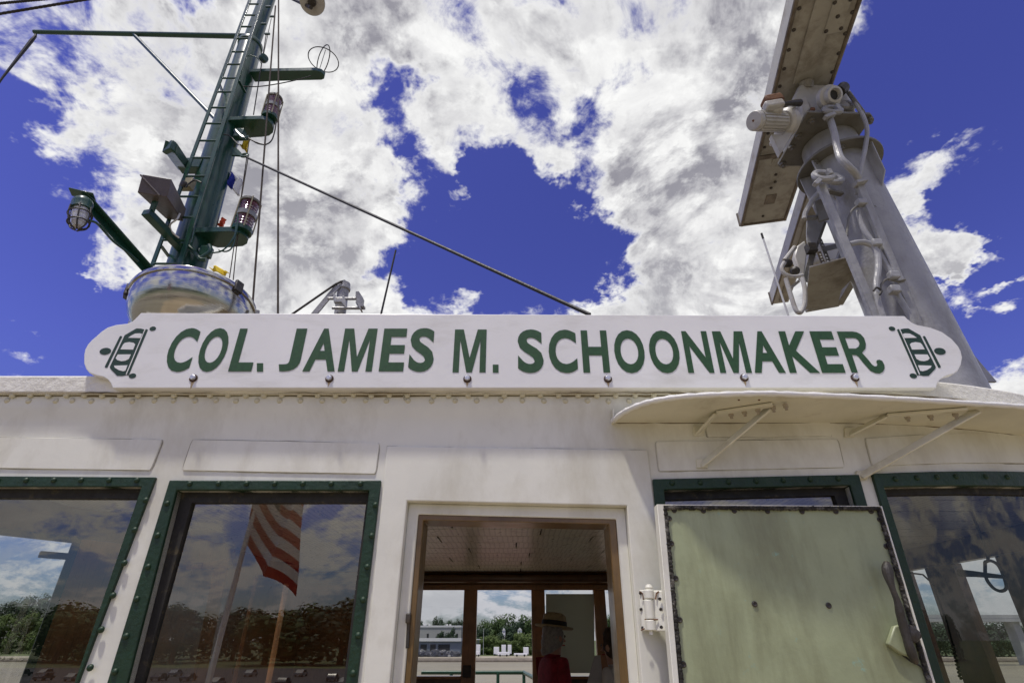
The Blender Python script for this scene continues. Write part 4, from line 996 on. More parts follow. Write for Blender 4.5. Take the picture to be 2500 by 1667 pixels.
# green horn box on a plate
YH = 1.78
g0, g1 = A('Z3', 905, 130, 1.45), A('Z3', 1025, 300, 1.95)
MB().beam(A('Z3', 1000, 290, 1.9), A('Z3', 1180, 292, 1.9), .10, .13, up=(0, 0, 1)).build('horn_bracket', 'mast_green', mast, bevel=.006)
hb = thing('horn_box', g1, 'square green horn box jutting forward from the left of the mast', 'horn box')
MB().beam(g0, g1, .10, .095).build('housing', 'mast_green', hb, bevel=.006)
MB().beam(g0 + Vector((-.02, -.015, -.005)), g0 + Vector((.0, .03, 0)), .112, .108).build('end_cap', 'mast_green', hb, bevel=.01)
# brown floodlight on its arm
f0, f1 = A('Z3', 775, 455, 1.25), A('Z3', 955, 690, 1.72)
fl = thing('floodlight', A('Z3', 760, 690, 1.5), 'brown box floodlight on a green channel arm beside the ladder', 'floodlight')
dF = (f1 - f0).normalized(); sx = dF.cross(Vector((0, 0, 1))).normalized(); sz = sx.cross(dF)
def frus(c0, w0, h0, c1, w1, h1):
    return MB().add([c0 + sx * a * w0 + sz * b * h0 for a, b in ((-1, -1), (1, -1), (1, 1), (-1, 1))] + [c1 + sx * a * w1 + sz * b * h1 for a, b in ((-1, -1), (1, -1), (1, 1), (-1, 1))],
                    [(3, 2, 1, 0), (4, 5, 6, 7), (0, 1, 5, 4), (1, 2, 6, 5), (2, 3, 7, 6), (3, 0, 4, 7)])
frus(f0, .11, .085, f1, .07, .065).build('housing', 'flood_brown', fl, bevel=.006)
MB().beam(f0 - dF * .012 - sx * .115 + sz * .07, f0 - dF * .012 + sx * .06 - sz * .085, .010, .012).build('rim', 'flood_brown', fl)
MB().beam(A('Z3', 750, 670, 1.42), A('Z3', 812, 505, 1.35), .045, .02, up=(0, 1, 0)).build('yoke', 'mast_green', fl, bevel=.003)
MB().beam(A('Z3', 705, 672, 1.40), A('Z3', 1010, 985, 1.85), .075, .06).build('arm', 'mast_green', fl, bevel=.004)
MB().tube(smooth_path([A('Z3', 985, 690, 1.6), A('Z3', 960, 735, 1.55), A('Z3', 905, 780, 1.6), A('Z3', 920, 840, 1.65), A('Z3', 980, 890, 1.7)], 5), .008, 7).build('lead', 'whip_white', fl)
# small pale junction box behind the ladder
sb = MB().box(A('Z3', 1050, 445, 1.75), (.11, .07, .12)).build('terminal_box', 'junction', mast, bevel=.008)
MB().lathe([(.032, 0), (.032, .02), (.02, .026)], A('Z3', 1025, 445, 1.70), (-.2, -1, -.3), 14).build('terminal_cover', 'iron_dark', mast)
lead('Z3', [(1035, 470), (1060, 440), (1110, 410), (1165, 430)], 1.68, .007)
# long arm with caged lamp
a0, a1 = A('Z3', 195, 520, 1.15), A('Z3', 790, 1195, 1.80)
arm = thing('lamp_arm', a1, 'long green channel arm reaching left from the mast foot', 'arm')
MB().beam(a0, a1, .075, .012, up=(0, -.3, 1)).build('web', 'mast_green', arm, bevel=.003)
dA = (a1 - a0).normalized(); sA = dA.cross(Vector((0, 0, 1))).normalized()
MB().beam(a0 - sA * .036 + Vector((0, 0, -.030)), a1 - sA * .036 + Vector((0, 0, -.030)), .010, .055, up=(0, 0, 1)).build('flange', 'mast_green', arm, bevel=.002)
MB().beam(a0 + Vector((-.09, -.03, -.01)), a0 + Vector((.06, .03, -.01)), .09, .012).build('end_plate', 'mast_green', arm, bevel=.003)
MB().tube(smooth_path([A('Z3', 232, 745, 1.15), A('Z3', 290, 765, 1.2), A('Z3', 350, 825, 1.3), A('Z3', 430, 915, 1.38), A('Z3', 540, 1000, 1.5), A('Z3', 640, 1085, 1.62)], 5), .010, 8).build('cable', 'mast_green', arm)
cl0, cl1 = A('Z3', 178, 590, 1.12), A('Z3', 135, 790, 1.12)
cg = thing('caged_lamp', cl0, 'round glass lamp in a wire cage hanging from the long green arm', 'lamp')
dC = (cl1 - cl0).normalized(); LC_ = (cl1 - cl0).length; rC = wid(78 * .2933, cl1)
MB().lathe([(rC * .6, -.03), (rC * .95, .0), (rC * 1.0, LC_ * .12), (rC * .92, LC_ * .30), (rC * .98, LC_ * .34)], cl0, dC, 20).build('lamp_body', 'mast_green', cg)
MB().lathe([(rC * .72, LC_ * .34), (rC * .78, LC_ * .6), (rC * .66, LC_ * .88), (rC * .4, LC_ * 1.02), (rC * .1, LC_ * 1.06)], cl0, dC, 20).build('globe', 'lamp_glass', cg)
u_ = dC.cross(Vector((0, 1, 0))).normalized(); w_ = dC.cross(u_)
for a in range(6):
    e = u_ * math.cos(a * math.pi / 3) + w_ * math.sin(a * math.pi / 3)
    MB().tube(smooth_path([cl0 + dC * LC_ * .30 + e * rC, cl0 + dC * LC_ * .62 + e * rC * 1.05, cl0 + dC * LC_ * .98 + e * rC * .8, cl0 + dC * LC_ * 1.16 + e * rC * .15], 4), .006, 6).build('cage_wire', 'iron_dark', cg)
for h, rr_ in ((.55, 1.06), (.88, .95)):
    MB().tube(circle(cl0 + dC * LC_ * h, u_, w_, rC * rr_, 24), .006, 6).build('cage_ring', 'iron_dark', cg)
# spar and brace
MB().tube([A('Z1', 163, 154, YM), A('Z1', 1185, 175, YM)], [.026, .034], 12).build('spar', 'mast_green', mast)
MB().tube([A('Z1', 640, 166, YM), A('Z1', 1032, 572, YM)], .022, 10).build('spar_brace', 'mast_green', mast)
# stay plate and turnbuckle eye
MB().prism([A('Z2', x, y, 1.84) for x, y in ((1045, 1410), (1085, 1408), (1135, 1465), (1120, 1490), (1035, 1485))], (0, .02, 0)).build('stay_plate', 'mast_green', mast, bevel=.003)
ec = A('Z2', 1163, 1488, 1.84)
MB().tube(circle(ec, Vector((1, 0, 0)), Vector((0, .3, .95)).normalized(), wid(30 * .2551, ec), 18), .012, 7).build('stay_eye', 'mast_green', mast)

# ---- dish horn at the top edge
dc = A('Z2', 1812, 22, 1.6); rd = wid(118 * .2551, dc)
dish = thing('dish_antenna', A('Z2', 1560, -40, 1.9), 'white round dish on a dark arm at the top edge of the photo', 'dish')
MB().lathe([(rd * .2, .035), (rd * .9, .03), (rd, .008), (rd * .97, 0), (rd * .3, .004), (.02, .004)], dc, (-.15, .35, .9), 30).build('dish_plate', 'radar_white', dish)
MB().tube([A('Z2', 1560, -40, 1.9), A('Z2', 1800, 75, 1.58)], .022, 10).build('dish_arm', 'iron_dark', dish)
MB().lathe([(.045, -.06), (.05, -.02), (.045, 0)], dc, (-.15, .35, .9), 16).build('dish_hub', 'iron_dark', dish)

# ---- ropes, wires, flags: each a thing of its own
def line(name, pts, r, m, label, cat, group=None, n=6):
    return tag(MB().tube(pts, r, n).build(name, m), label, cat, group)
def sagged(a, b, s, n=16):
    return [a.lerp(b, i / n) + Vector((0, 0, -s * 4 * (i / n) * (1 - i / n))) for i in range(n + 1)]
line('halyard', sagged(A('Z1', 1333, -30, 1.7), A('Z1', 1330, 1530, 1.7), 0), .0085, 'rope_brown', 'thick brown rope hanging straight down right of the mast', 'rope')
line('halyard', sagged(A('Z1', 1318, 30, 1.75), A('Z1', 1203, 1530, 1.75), 0.0), .0085, 'rope_brown', 'brown rope slanting down close beside the straight rope', 'rope')
line('signal_line', [A('Z1', 1275, 160, 1.9), A('Z1', 1213, 550, 1.9)], .006, 'cable_black', 'thin dark line beside the upper masthead lamp', 'line')
line('signal_line', [A('Z1', 1195, 655, 1.9), A('Z1', 1098, 1330, 1.9)], .0045, 'rope_brown', 'thin flag line carrying the small pennants, left of the pair', 'line')
line('signal_line', [A('Z1', 1190, 740, 1.88), A('Z1', 1155, 950, 1.88), A('Z1', 1116, 1340, 1.88)], .0045, 'rope_brown', 'thin flag line carrying the small pennants, right of the pair', 'line')
line('signal_line', [A('Z1', 1298, 90, 1.95), A('Z1', 1262, 260, 1.95)], .004, 'cable_black', 'short thin line below the top lugs of the mast', 'line')
line('stay_wire', sagged(ec + Vector((.03, 0, -.03)), at(1440, 768, .35), .0), .011, 'cable_black', 'long dark stay wire running from the mast down to the name board', 'wire', n=8)
MB_ = MB().tube([A('X3', 548, 528, YM), A('X3', 540, 560, YM), A('X3', 480, 630, YM), A('X3', 40, 1190, YM), A('X3', -60, 1330, YM)], [.012, .016, .022, .012, .012], 8)
tag(MB_.build('spar_pendant', 'cable_black'), 'dark line slanting down left from the outer end of the spar', 'line')
def twisted(name, a, b, r, label):
    k = 90; P_ = [a.lerp(b, i / k) for i in range(k + 1)]
    return tag(MB().tube(P_, [r * (1 + .10 * math.sin(i * 2.1)) for i in range(k + 1)], 10).build(name, 'cable_black'), label, 'cable', 'cables at the top left')
twisted('twisted_cable', A('X3', -300, 265, .6), A('X3', 1750, -75, .6), .011, 'lower of two thick twisted cables crossing the top left corner')
twisted('twisted_cable', A('X3', -300, 85, .6), A('X3', 900, -30, .6), .011, 'upper of two thick twisted cables crossing the top left corner')
# pennants, with a little billow
def pennant(name, k, quads, Yp, label):
    """quads: list of (material, TL, TR, BR, BL)"""
    if len(quads) == 1: t = None
    else: t = thing(name, A(k, *quads[0][1], Yp), label, 'flag', 'signal flags')
    for (m, tl, tr, br, bl_) in quads:
        mb = MB(); n_ = 6; vs_ = []; fs_ = []
        c = [A(k, *p, Yp) for p in (tl, tr, br, bl_)]
        for j in range(n_ + 1):
            for i in range(n_ + 1):
                p = c[0].lerp(c[1], i / n_).lerp(c[3].lerp(c[2], i / n_), j / n_)
                vs_.append(p + Vector((0, .03 * math.sin(i * 1.3 + j * .7), 0)))
        for j in range(n_):
            for i in range(n_): a = j * (n_ + 1) + i; fs_.append((a, a + 1, a + n_ + 2, a + n_ + 1))
        mb.add(vs_, fs_)
        o = mb.build('cloth' if t else name, m, t)
        sd = o.modifiers.new('thick', 'SOLIDIFY'); sd.thickness = .002
        if not t: tag(o, label, 'flag', 'signal flags')
pennant('signal_flag', 'Z3', [('flag_yellow', (1478, 108), (1562, 55), (1548, 182), (1528, 170))], 2.05, 'small yellow signal flag below the upper lamp platform')
pennant('signal_flag', 'Z3', [('flag_blue', (1412, 335), (1440, 368), (1435, 502), (1375, 445)), ('flag_white', (1440, 368), (1506, 400), (1490, 556), (1435, 502))], 2.05, 'small blue and white signal flag right of the mast')
pennant('signal_flag', 'Z3', [('flag_red', (1318, 745), (1364, 722), (1352, 800), (1305, 800))], 2.12, 'small orange red signal flag above the lower lamp platform')
pennant('signal_flag', 'Z3', [('flag_yellow', (1225, 1130), (1330, 1136), (1412, 1200), (1290, 1185))], 1.7, 'yellow signal flag just behind the polished searchlight bowl')

# ------------------------------------------------------------------ searchlight
sc_ = at(474, 752, .6); sr_ = wid(136, sc_)
axs = Vector((-.12, .14, .98)).normalized()
sl_ = thing('searchlight', (sc_.x, sc_.y, z915), 'large polished steel searchlight bowl facing up on the roof', 'searchlight')
bowl = [(.03, -sr_ * .92), (sr_ * .25, -sr_ * .90)] + [(sr_ * math.cos(R(a)), -sr_ * .92 * math.sin(R(a))) for a in range(74, -1, -6)] + [(sr_ * .985, .012), (sr_ * .95, .014), (sr_ * .9, -.02), (sr_ * .5, -sr_ * .4), (.02, -sr_ * .5)]
MB().lathe(bowl, sc_, axs, 64).build('bowl', 'polished_steel', sl_, smooth=50)
MB().lathe([(sr_ * .99, -.012), (sr_ * 1.02, -.008), (sr_ * 1.028, .006), (sr_ * 1.02, .02), (sr_ * .97, .024)], sc_, axs, 64).build('rim', 'polished_steel', sl_, smooth=50)
MB().lathe([(sr_ * .97, .012), (sr_ * .5, .03), (.02, .034)], sc_, axs, 40).build('lens', 'lamp_glass', sl_)
for (x, y) in ((622, 1285), (1532, 1310)):
    p = A('Z3', x, y, .45); q_ = p - sc_; q_ = q_ - axs * q_.dot(axs); e = q_.normalized(); c = sc_ + e * sr_ * 1.02
    mb = MB().beam(c + axs * .045, c - axs * .03, .05, .018, up=e); mb.beam(c - axs * .028, c - axs * .05 - e * .03, .035, .015, up=e)
    mb.build('clamp', 'iron_dark', sl_, bevel=.004)
MB().lathe([(.16, 0), (.16, .02), (.05, .04), (.05, sc_.z - z915 - sr_ * .95)], (sc_.x, sc_.y + .05, z915), (0, 0, 1), 20).build('pedestal', 'pole_grey', sl_)
for s_ in (-1, 1):
    MB().tube(smooth_path([(sc_.x, sc_.y + .05, z915 + .04), (sc_.x + s_ * .22, sc_.y + .08, z915 + .05), (sc_.x + s_ * (sr_ + .035), sc_.y + .05, sc_.z - .16), (sc_.x + s_ * (sr_ + .03), sc_.y + .03, sc_.z + .0)], 5), .014, 8).build('yoke', 'pole_grey', sl_)
# ---- grey pipe post with clamps, whip antennas
YP = 1.5
pp = A('X4', 1020, 1300, YP); pq = A('X4', 1085, 820, YP)
dpp = (pq - pp).normalized(); pb = pp + dpp * ((z915 - pp.z) / dpp.z); rp_ = wid(110 * .12755, pp)
post = thing('pipe_post', pb, 'short grey capped pipe post with clamps and struts behind the name board', 'post')
MB().tube([pb, pq], rp_, 18).build('pipe', 'pole_grey', post)
MB().lathe([(rp_ * 1.0, -.02), (rp_ * 1.22, -.015), (rp_ * 1.25, .0), (rp_ * 1.12, .01), (rp_ * 1.12, .045), (rp_ * .8, .055), (rp_ * .1, .056)], pq, dpp, 20).build('cap', 'pole_grey', post)
MB().beam(A('X4', 500, 1340, YP - .05), A('X4', 985, 760, YP - .05), .045, .012, up=(0, 1, 0)).build('strut', 'pole_grey', post, bevel=.002)
MB().tube([A('X4', 60, 1340, YP - .06), A('X4', 930, 740, YP - .06), A('X4', 1030, 690, YP - .06), A('X4', 1110, 670, YP - .02)], .009, 7).build('stay_rod', 'iron_dark', post)
for (y0_, x0_, x1_) in ((1010, 785, 1440), (1190, 870, 1500)):
    MB().tube([A('X4', x0_, y0_, YP - .09), A('X4', x1_, y0_ + 5, YP - .09)], .012, 8).build('clamp_bolt', 'pole_grey', post)
MB().prism([A('X4', x, y, YP - .075) for x, y in ((905, 930), (945, 960), (960, 1060), (1080, 1050), (1090, 985), (1130, 1010), (1175, 1220), (1140, 1220), (1060, 1110), (920, 1120))], (0, -.03, 0)).build('clamp_saddle', 'pole_grey', post, bevel=.003)
MB().prism([A('X4', x, y, YP - .07) for x, y in ((1350, 940), (1410, 935), (1490, 1060), (1470, 1160), (1510, 1200), (1490, 1230), (1440, 1225), (1465, 1280), (1430, 1280), (1385, 1180), (1345, 1150), (1370, 1060), (1345, 1030))], (0, -.05, 0)).build('clamp_jaw', 'pole_grey', post, bevel=.003)
wa = A('X4', 2088, 85, YP); wb = A('X4', 1805, 1310, YP); dw = (wb - wa).normalized(); wb2 = wa + dw * ((z915 - wa.z) / dw.z)
tag(MB().tube([wb2, wa], [.010, .0075], 8).build('whip_antenna', 'cable_black'), 'thin black whip antenna beside the grey pipe post', 'antenna')
wa = A('Z5', 285, 575, 2.2); wb = A('Z5', 455, 1095, 2.2); dw = (wb - wa).normalized(); wb2 = wa + dw * ((z915 - wa.z) / dw.z)
wt_ = thing('whip_antenna', wb2, 'thin white whip antenna with a dark tip left of the radar pole', 'antenna')
MB().tube([wb2, wa.lerp(wb, .07)], .009, 8).build('rod', 'whip_white', wt_)
MB().tube([wa.lerp(wb, .07), wa], .011, 8).build('tip', 'cable_black', wt_)

# ------------------------------------------------------------------ radar pole
YR = 1.0
r_t = A('Z4', 975, 1150, YR); r_b = at(2225, 795, YR)
dR = (r_t - r_b).normalized(); r_foot = r_b + dR * ((z915 - .02 - r_b.z) / dR.z)
pole = thing('radar_pole', r_foot, 'thick grey steel radar pole with conduits at right', 'pole')
rR = wid(146, r_b.lerp(r_t, .5)) / 2
MB().tube([r_foot, r_b, r_b.lerp(r_t, .5), r_t], [rR * 1.06, rR * 1.03, rR, rR * .97], 36).build('column', 'pole_grey', pole)
rF = wid(262 * .3571, r_t)
MB().lathe([(rR, -.012), (rF, -.010), (rF * 1.01, 0), (rF, .012), (rR, .014)], r_t, dR, 40).build('flange', 'flange_grey', pole)
z_pl = A('X1', 1190, 462, YR - .2).z
uc = r_t + dR * ((z_pl - r_t.z) / dR.z)
MB().tube([r_t, uc], [rR * .97, rR * .93], 36).build('upper_column', 'pole_grey', pole)
# flange bolts
fb_me = shared('flange_bolt', MB().lathe([(.022, 0), (.022, .018), (.012, .020), (.012, .035)], (0, 0, 0), (0, 0, -1), 6), 'flange_grey')
e1 = dR.cross(Vector((0, 1, 0))).normalized(); e2 = dR.cross(e1)
rot_d = dR.to_track_quat('Z', 'Y').to_euler()
for a in range(8):
    c = r_t - dR * .012 + (e1 * math.cos(R(a * 45 + 20)) + e2 * math.sin(R(a * 45 + 20))) * (rF * .84)
    inst('flange_bolt', fb_me, c, pole, rot=rot_d)
# gussets under the flange
for a in (20, 110, 200, 250, 300, 340):
    e = e1 * math.cos(R(a)) + e2 * math.sin(R(a)); s_ = dR.cross(e)
    P_ = [r_t - dR * .012 + e * rR * .9, r_t - dR * .012 + e * rF * .95, r_t - dR * .30 + e * rF * .92, r_t - dR * .42 + e * rR * .9]
    MB().prism([p - s_ * .006 for p in P_], s_ * .012).build('gusset', 'pole_grey', pole, bevel=.002)
# base gusset at the foot, right side
MB().prism([A('Z5', 1400, 1090, 1.0), A('Z5', 1450, 1125, 1.0), A('Z5', 1790, 1520, 1.0), A('Z5', 1470, 1520, 1.0)], (0, .02, 0)).build('base_gusset', 'pole_grey', pole, bevel=.003)
MB().prism([A('Z5', 1390, 1130, .84), A('Z5', 1450, 1125, .9), A('Z5', 1470, 1160, .9), A('Z5', 1415, 1175, .84)], (0, .05, 0)).build('weld_pad', 'pole_grey', pole, bevel=.01)
# square top plate
zp = uc.z
plp = [AZ('X1', x, y, zp) for x, y in ((965, 325), (1635, 345), (1660, 375), (1470, 640), (945, 897), (700, 897), (650, 888))]
MB().prism(plp, (0, 0, .022)).build('top_plate', 'flange_grey', pole, bevel=.003)
for x, y in ((1000, 405), (870, 570), (795, 690), (700, 870), (1620, 400), (1480, 590)):
    inst('flange_bolt', fb_me, AZ('X1', x, y, zp), pole, scale=(1.3, 1.3, 1.2))
# ---- scanner turning unit, a thing on the pole
gear = thing('radar_turning_unit', uc + Vector((0, 0, .03)), 'white radar gearbox with a finned motor on top of the grey pole', 'radar')
zg = zp + .03
gb = [A('X1', x, y, YR - .22) for x, y in ((800, 190), (885, 20), (1310, 28), (1400, 110), (1500, 340), (1060, 340), (1000, 330), (960, 230))]
zs_ = [p.z for p in gb]; zmin = min(zs_)
gb = [Vector((p.x, p.y, max(p.z, zg))) for p in gb]
MB().prism(gb, (0, .46, 0)).build('gearbox', 'radar_white', gear, bevel=.02)
MB().prism([A('X1', x, y, YR - .26) for x, y in ((880, 195), (945, 150), (1000, 280), (930, 360))], (0, .1, 0)).build('cheek', 'radar_white', gear, bevel=.01)
mo0, mo1 = A('X1', 400, 415, YR - .32), A('X1', 700, 430, YR - .22)
dM = (mo1 - mo0).normalized(); rM = wid(104 * .2296, mo0)
motor = MB().lathe([(rM * .2, -.012), (rM * .9, -.010), (rM, 0), (rM, .03), (rM * .9, .035), (rM * .9, (mo1 - mo0).length)], mo0, dM, 28).build('motor', 'radar_white', gear)
MB().lathe([(rM * .12, 0), (rM * .10, .006)], mo0 - dM * .012, -dM, 10).build('hub', 'rust', motor)
w1_ = dM.cross(Vector((0, 0, 1))).normalized(); w2_ = dM.cross(w1_)
LM = (mo1 - mo0).length
for a in range(0, 360, 20):
    e = w1_ * math.cos(R(a)) + w2_ * math.sin(R(a))
    MB().beam(mo0 + dM * .04 + e * rM * .93, mo0 + dM * LM * .95 + e * rM * .93, .014, rM * .16, up=e).build('fin', 'radar_white', motor)
MB().lathe([(rM * 1.15, 0), (rM * 1.45, .02), (rM * 1.5, .06), (rM * 1.3, .08)], mo1, dM, 28).build('motor_flange', 'radar_white', gear)
MB().prism([A('X1', x, y, YR - .20) for x, y in ((745, 265), (800, 255), (880, 290), (915, 380), (800, 560), (680, 765), (580, 555), (700, 560), (790, 450))], (0, .05, 0)).build('mount_plate', 'radar_white', gear, bevel=.006)
MB().box(A('X1', 590, 215, YR - .34), (.14, .10, .075), Matrix.Rotation(R(-14), 3, 'Y')).build('terminal_box', 'rust', motor, bevel=.015)
MB().box(A('X1', 605, 250, YR - .38), (.145, .06, .06), Matrix.Rotation(R(-14), 3, 'Y')).build('terminal_lid', 'radar_white', motor, bevel=.012)
MB().box(A('X1', 590, 310, YR - .32), (.12, .1, .09)).build('motor_neck', 'radar_white', motor, bevel=.015)
MB().tube([A('X1', 700, 235, YR - .36), A('X1', 800, 225, YR - .34), A('X1', 880, 225, YR - .3)], [.014, .022, .028], 10).build('cable_gland', 'iron_dark', gear)
rc = A('X1', 1225, 150, YR - .34)
MB().lathe([(.09, -.06), (.09, -.015), (.065, -.01), (.062, .035), (.045, .04), (.04, .01), (.01, .008)], rc, (.1, -.75, -.5), 24).build('socket', 'radar_white', gear)
MB().lathe([(.038, 0), (.036, .002)], rc + Vector((.1, -.75, -.5)).normalized() * .012, (.1, -.75, -.5), 18).build('socket_hole', 'opening_dark', gear)
MB().lathe([(.05, -.03), (.052, .03), (.03, .045)], A('X1', 955, 45, YR - .2), (0, -.5, 1), 16).build('drum', 'radar_under', gear)
MB().tube([A('X1', 1300, 110, YR - .3), A('X1', 1350, 60, YR - .3)], .045, 12).build('hose_clamp', 'iron_dark', gear)
for (x, y) in ((1020, 295), (1000, 325)): MB().box(A('X1', x, y, YR - .28), (.03, .02, .03)).build('rusty_nut', 'rust', gear, bevel=.004)
# ---- scanner bar
zb = max(p.z for p in gb) + .07
und = [AZ('Z4', x, y, zb) for x, y in ((670, 0), (1135, 0), (740, 1140), (612, 1490), (302, 1543))]
# keep it a true bar: fit two parallel long edges
pL0, pL1 = und[4], und[0]; dB = (pL1 - pL0).normalized(); nB = Vector((-dB.y, dB.x, 0))
wB = ((und[1] - pL0).dot(nB) + (und[3] - pL0).dot(nB)) / 2
Lb_ = (pL1 - pL0).length + 1.3
C = [pL0, pL0 + nB * wB, pL0 + nB * wB + dB * Lb_, pL0 + dB * Lb_]
bar = thing('radar_scanner', pL0 + nB * wB / 2 + dB * Lb_ * .5, 'long weathered white radar scanner bar above the gearbox', 'radar')
MB().prism(C, (0, 0, .17)).build('housing', 'radar_white', bar, bevel=.012)
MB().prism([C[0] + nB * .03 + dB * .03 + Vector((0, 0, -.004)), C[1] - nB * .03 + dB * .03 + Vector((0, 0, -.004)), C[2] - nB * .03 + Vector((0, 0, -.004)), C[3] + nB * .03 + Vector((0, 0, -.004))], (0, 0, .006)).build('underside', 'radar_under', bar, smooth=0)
for a, b in ((C[0] + nB * .012, C[3] + nB * .012), (C[1] - nB * .012, C[2] - nB * .012), (C[0] + dB * .01, C[1] + dB * .01)):
    MB().tube([a + Vector((0, 0, -.002)), b + Vector((0, 0, -.002))], .017, 8).build('edge_bead', 'radar_rim', bar)
MB().tube([C[0] + Vector((-.0, 0, -.0)), C[0] + Vector((0, 0, .17))], .016, 8).build('corner_bead', 'radar_rim', bar)
# raised channel, cross straps, access plates and bolts on the underside
def ub(u, v, d=0.0): return C[0] + nB * (wB * u) + dB * v + Vector((0, 0, -.005 - d))
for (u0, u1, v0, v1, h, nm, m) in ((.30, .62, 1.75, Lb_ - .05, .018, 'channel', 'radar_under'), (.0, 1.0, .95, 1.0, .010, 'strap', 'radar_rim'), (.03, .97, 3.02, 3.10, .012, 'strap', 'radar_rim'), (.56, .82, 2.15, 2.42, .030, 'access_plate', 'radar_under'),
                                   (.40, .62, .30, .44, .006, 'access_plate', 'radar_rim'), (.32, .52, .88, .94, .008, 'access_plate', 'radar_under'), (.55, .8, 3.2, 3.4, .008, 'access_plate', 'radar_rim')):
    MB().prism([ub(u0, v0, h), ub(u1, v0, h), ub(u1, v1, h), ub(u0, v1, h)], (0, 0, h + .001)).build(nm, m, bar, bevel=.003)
ubolt = shared('bolt', MB().lathe([(.014, 0), (.014, .008), (.006, .012)], (0, 0, 0), (0, 0, -1), 8), 'iron_dark')
for v in [1.1 + .16 * i for i in range(16)]:
    inst('bolt', ubolt, ub(.10, v), bar); inst('bolt', ubolt, ub(.92, v + .05), bar)
for u, v in ((.45, .12), (.5, .62), (.47, .72), (.5, .84), (.45, .54), (.58, 2.18), (.80, 2.18), (.58, 2.39), (.80, 2.39), (.69, 2.28), (.62, 2.5)): inst('bolt', ubolt, ub(u, v, .03 if v > 2 and v < 2.45 else 0), bar)
# pedestal between gearbox and bar
gt = max(p.z for p in gb)
MB().lathe([(.16, 0), (.14, zb - gt + .028)], (uc.x, YR, gt - .03), (0, 0, 1), 24).build('turntable', 'radar_white', gear)

# ---- second, lower scanner behind the pole
z2 = 4.85
a_, b_, c_ = AZ('X2', 590, 1362, z2), AZ('X2', 1015, 0, z2), AZ('X2', 800, 1300, z2)
d2 = (b_ - a_).normalized(); n2 = Vector((-d2.y, d2.x, 0)); w2 = .17
low = thing('lower_radar_scanner', a_ + n2 * .15, 'narrow white lower radar scanner bar behind the grey pole', 'radar')
C2 = [a_, a_ + n2 * w2, a_ + n2 * w2 + d2 * ((b_ - a_).length + .35), a_ + d2 * ((b_ - a_).length + .35)]
MB().prism(C2, (0, 0, .16)).build('housing', 'radar_white', low, bevel=.01)
MB().tube([C2[0], C2[0] + Vector((0, 0, .16))], .012, 7).build('edge_bead', 'radar_rim', low)
MB().tube([C2[0], C2[3]], .010, 7).build('edge_bead', 'radar_rim', low)
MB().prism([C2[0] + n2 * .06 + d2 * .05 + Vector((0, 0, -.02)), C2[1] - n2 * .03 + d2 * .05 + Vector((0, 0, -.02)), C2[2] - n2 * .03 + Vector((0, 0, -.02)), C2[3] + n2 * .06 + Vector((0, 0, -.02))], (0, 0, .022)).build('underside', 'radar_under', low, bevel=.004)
# platform tray under it with frame, straps and gear case
Yt = 1.6
tray = thing('radar_platform', A('X2', 1350, 1300, Yt), 'small weathered bracket platform with gear case left of the radar pole', 'platform')
zt_ = A('X2', 1250, 950, 1.35).z
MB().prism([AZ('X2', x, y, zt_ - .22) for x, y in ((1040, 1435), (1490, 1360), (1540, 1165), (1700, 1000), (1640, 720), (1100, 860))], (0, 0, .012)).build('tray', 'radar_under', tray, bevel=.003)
MB().beam(A('X2', 1050, 1415, Yt), A('X2', 1500, 1335, Yt), .05, .05).build('edge_angle', 'radar_under', tray, bevel=.003)
MB().beam(A('X2', 1500, 1340, Yt), A('X2', 1690, 1010, Yt - .3), .05, .05).build('edge_angle', 'radar_under', tray, bevel=.003)
MB().prism([A('X2', x, y, 1.75) for x, y in ((1190, 500), (1500, 495), (1590, 620), (1580, 720), (1500, 790), (1150, 790), (1120, 640))], (0, .25, 0)).build('gear_case', 'radar_white', tray, bevel=.04)
MB().prism([A('X2', x, y, 1.35) for x, y in ((1065, 215), (1330, 200), (1200, 560), (1150, 560), (1080, 660), (1060, 400))], (0, .012, 0)).build('mount_plate', 'pole_grey', tray, bevel=.002)
MB().prism([A('X2', x, y, 1.36) for x, y in ((930, 560), (1040, 480), (1075, 640), (1030, 1020), (980, 980), (890, 700))], (0, .05, 0)).build('side_box', 'radar_white', tray, bevel=.012)
for (p0_, p1_, w_, m) in (((1145, 660), (1040, 1050), .045, 'flange_grey'), ((1325, 215), (1180, 620), .02, 'flange_grey'), ((1240, 470), (1400, 870), .030, 'flange_grey'), ((1225, 640), (1455, 1265), .032, 'radar_rim'), ((1290, 610), (1530, 550), .045, 'flange_grey'), ((1530, 560), (1420, 880), .012, 'flange_grey'), ((960, 1040), (850, 1130), .02, 'radar_under'), ((1650, 910), (1540, 1090), .012, 'flange_grey')):
    MB().beam(A('X2', *p0_, 1.30), A('X2', *p1_, 1.34), w_, .008, up=(0, 1, 0)).build('strap', m, tray, bevel=.001)
hole_me = shared('strap_hole', MB().lathe([(.007, 0), (.007, .002)], (0, 0, 0), (0, -1, 0), 8), 'roof_light')
for (x, y) in ((1265, 510), (1280, 555), (1322, 685), (1338, 730), (1350, 772), (1245, 680), (1258, 715), (1270, 752), (1284, 790)):
    inst('strap_hole', hole_me, A('X2', x, y, 1.293), tray)
MB().box(A('X2', 1120, 600, 1.28), (.07, .06, .08)).build('clamp_block', 'iron_dark', tray, bevel=.006)
MB().lathe([(.03, 0), (.035, .03), (.028, .05)], A('X2', 830, 805, 1.27), (-1, -.3, 0), 14).build('plug', 'iron_dark', tray)
MB().lathe([(.028, 0), (.035, .04), (.02, .06)], A('X2', 900, 900, 1.27), (-.4, -.6, -.5), 14).build('plug', 'iron_dark', tray)
MB().tube([A('X2', 900, 580, 1.25), A('X2', 760, 760, 1.25)], .018, 10).build('spout', 'radar_white', tray)
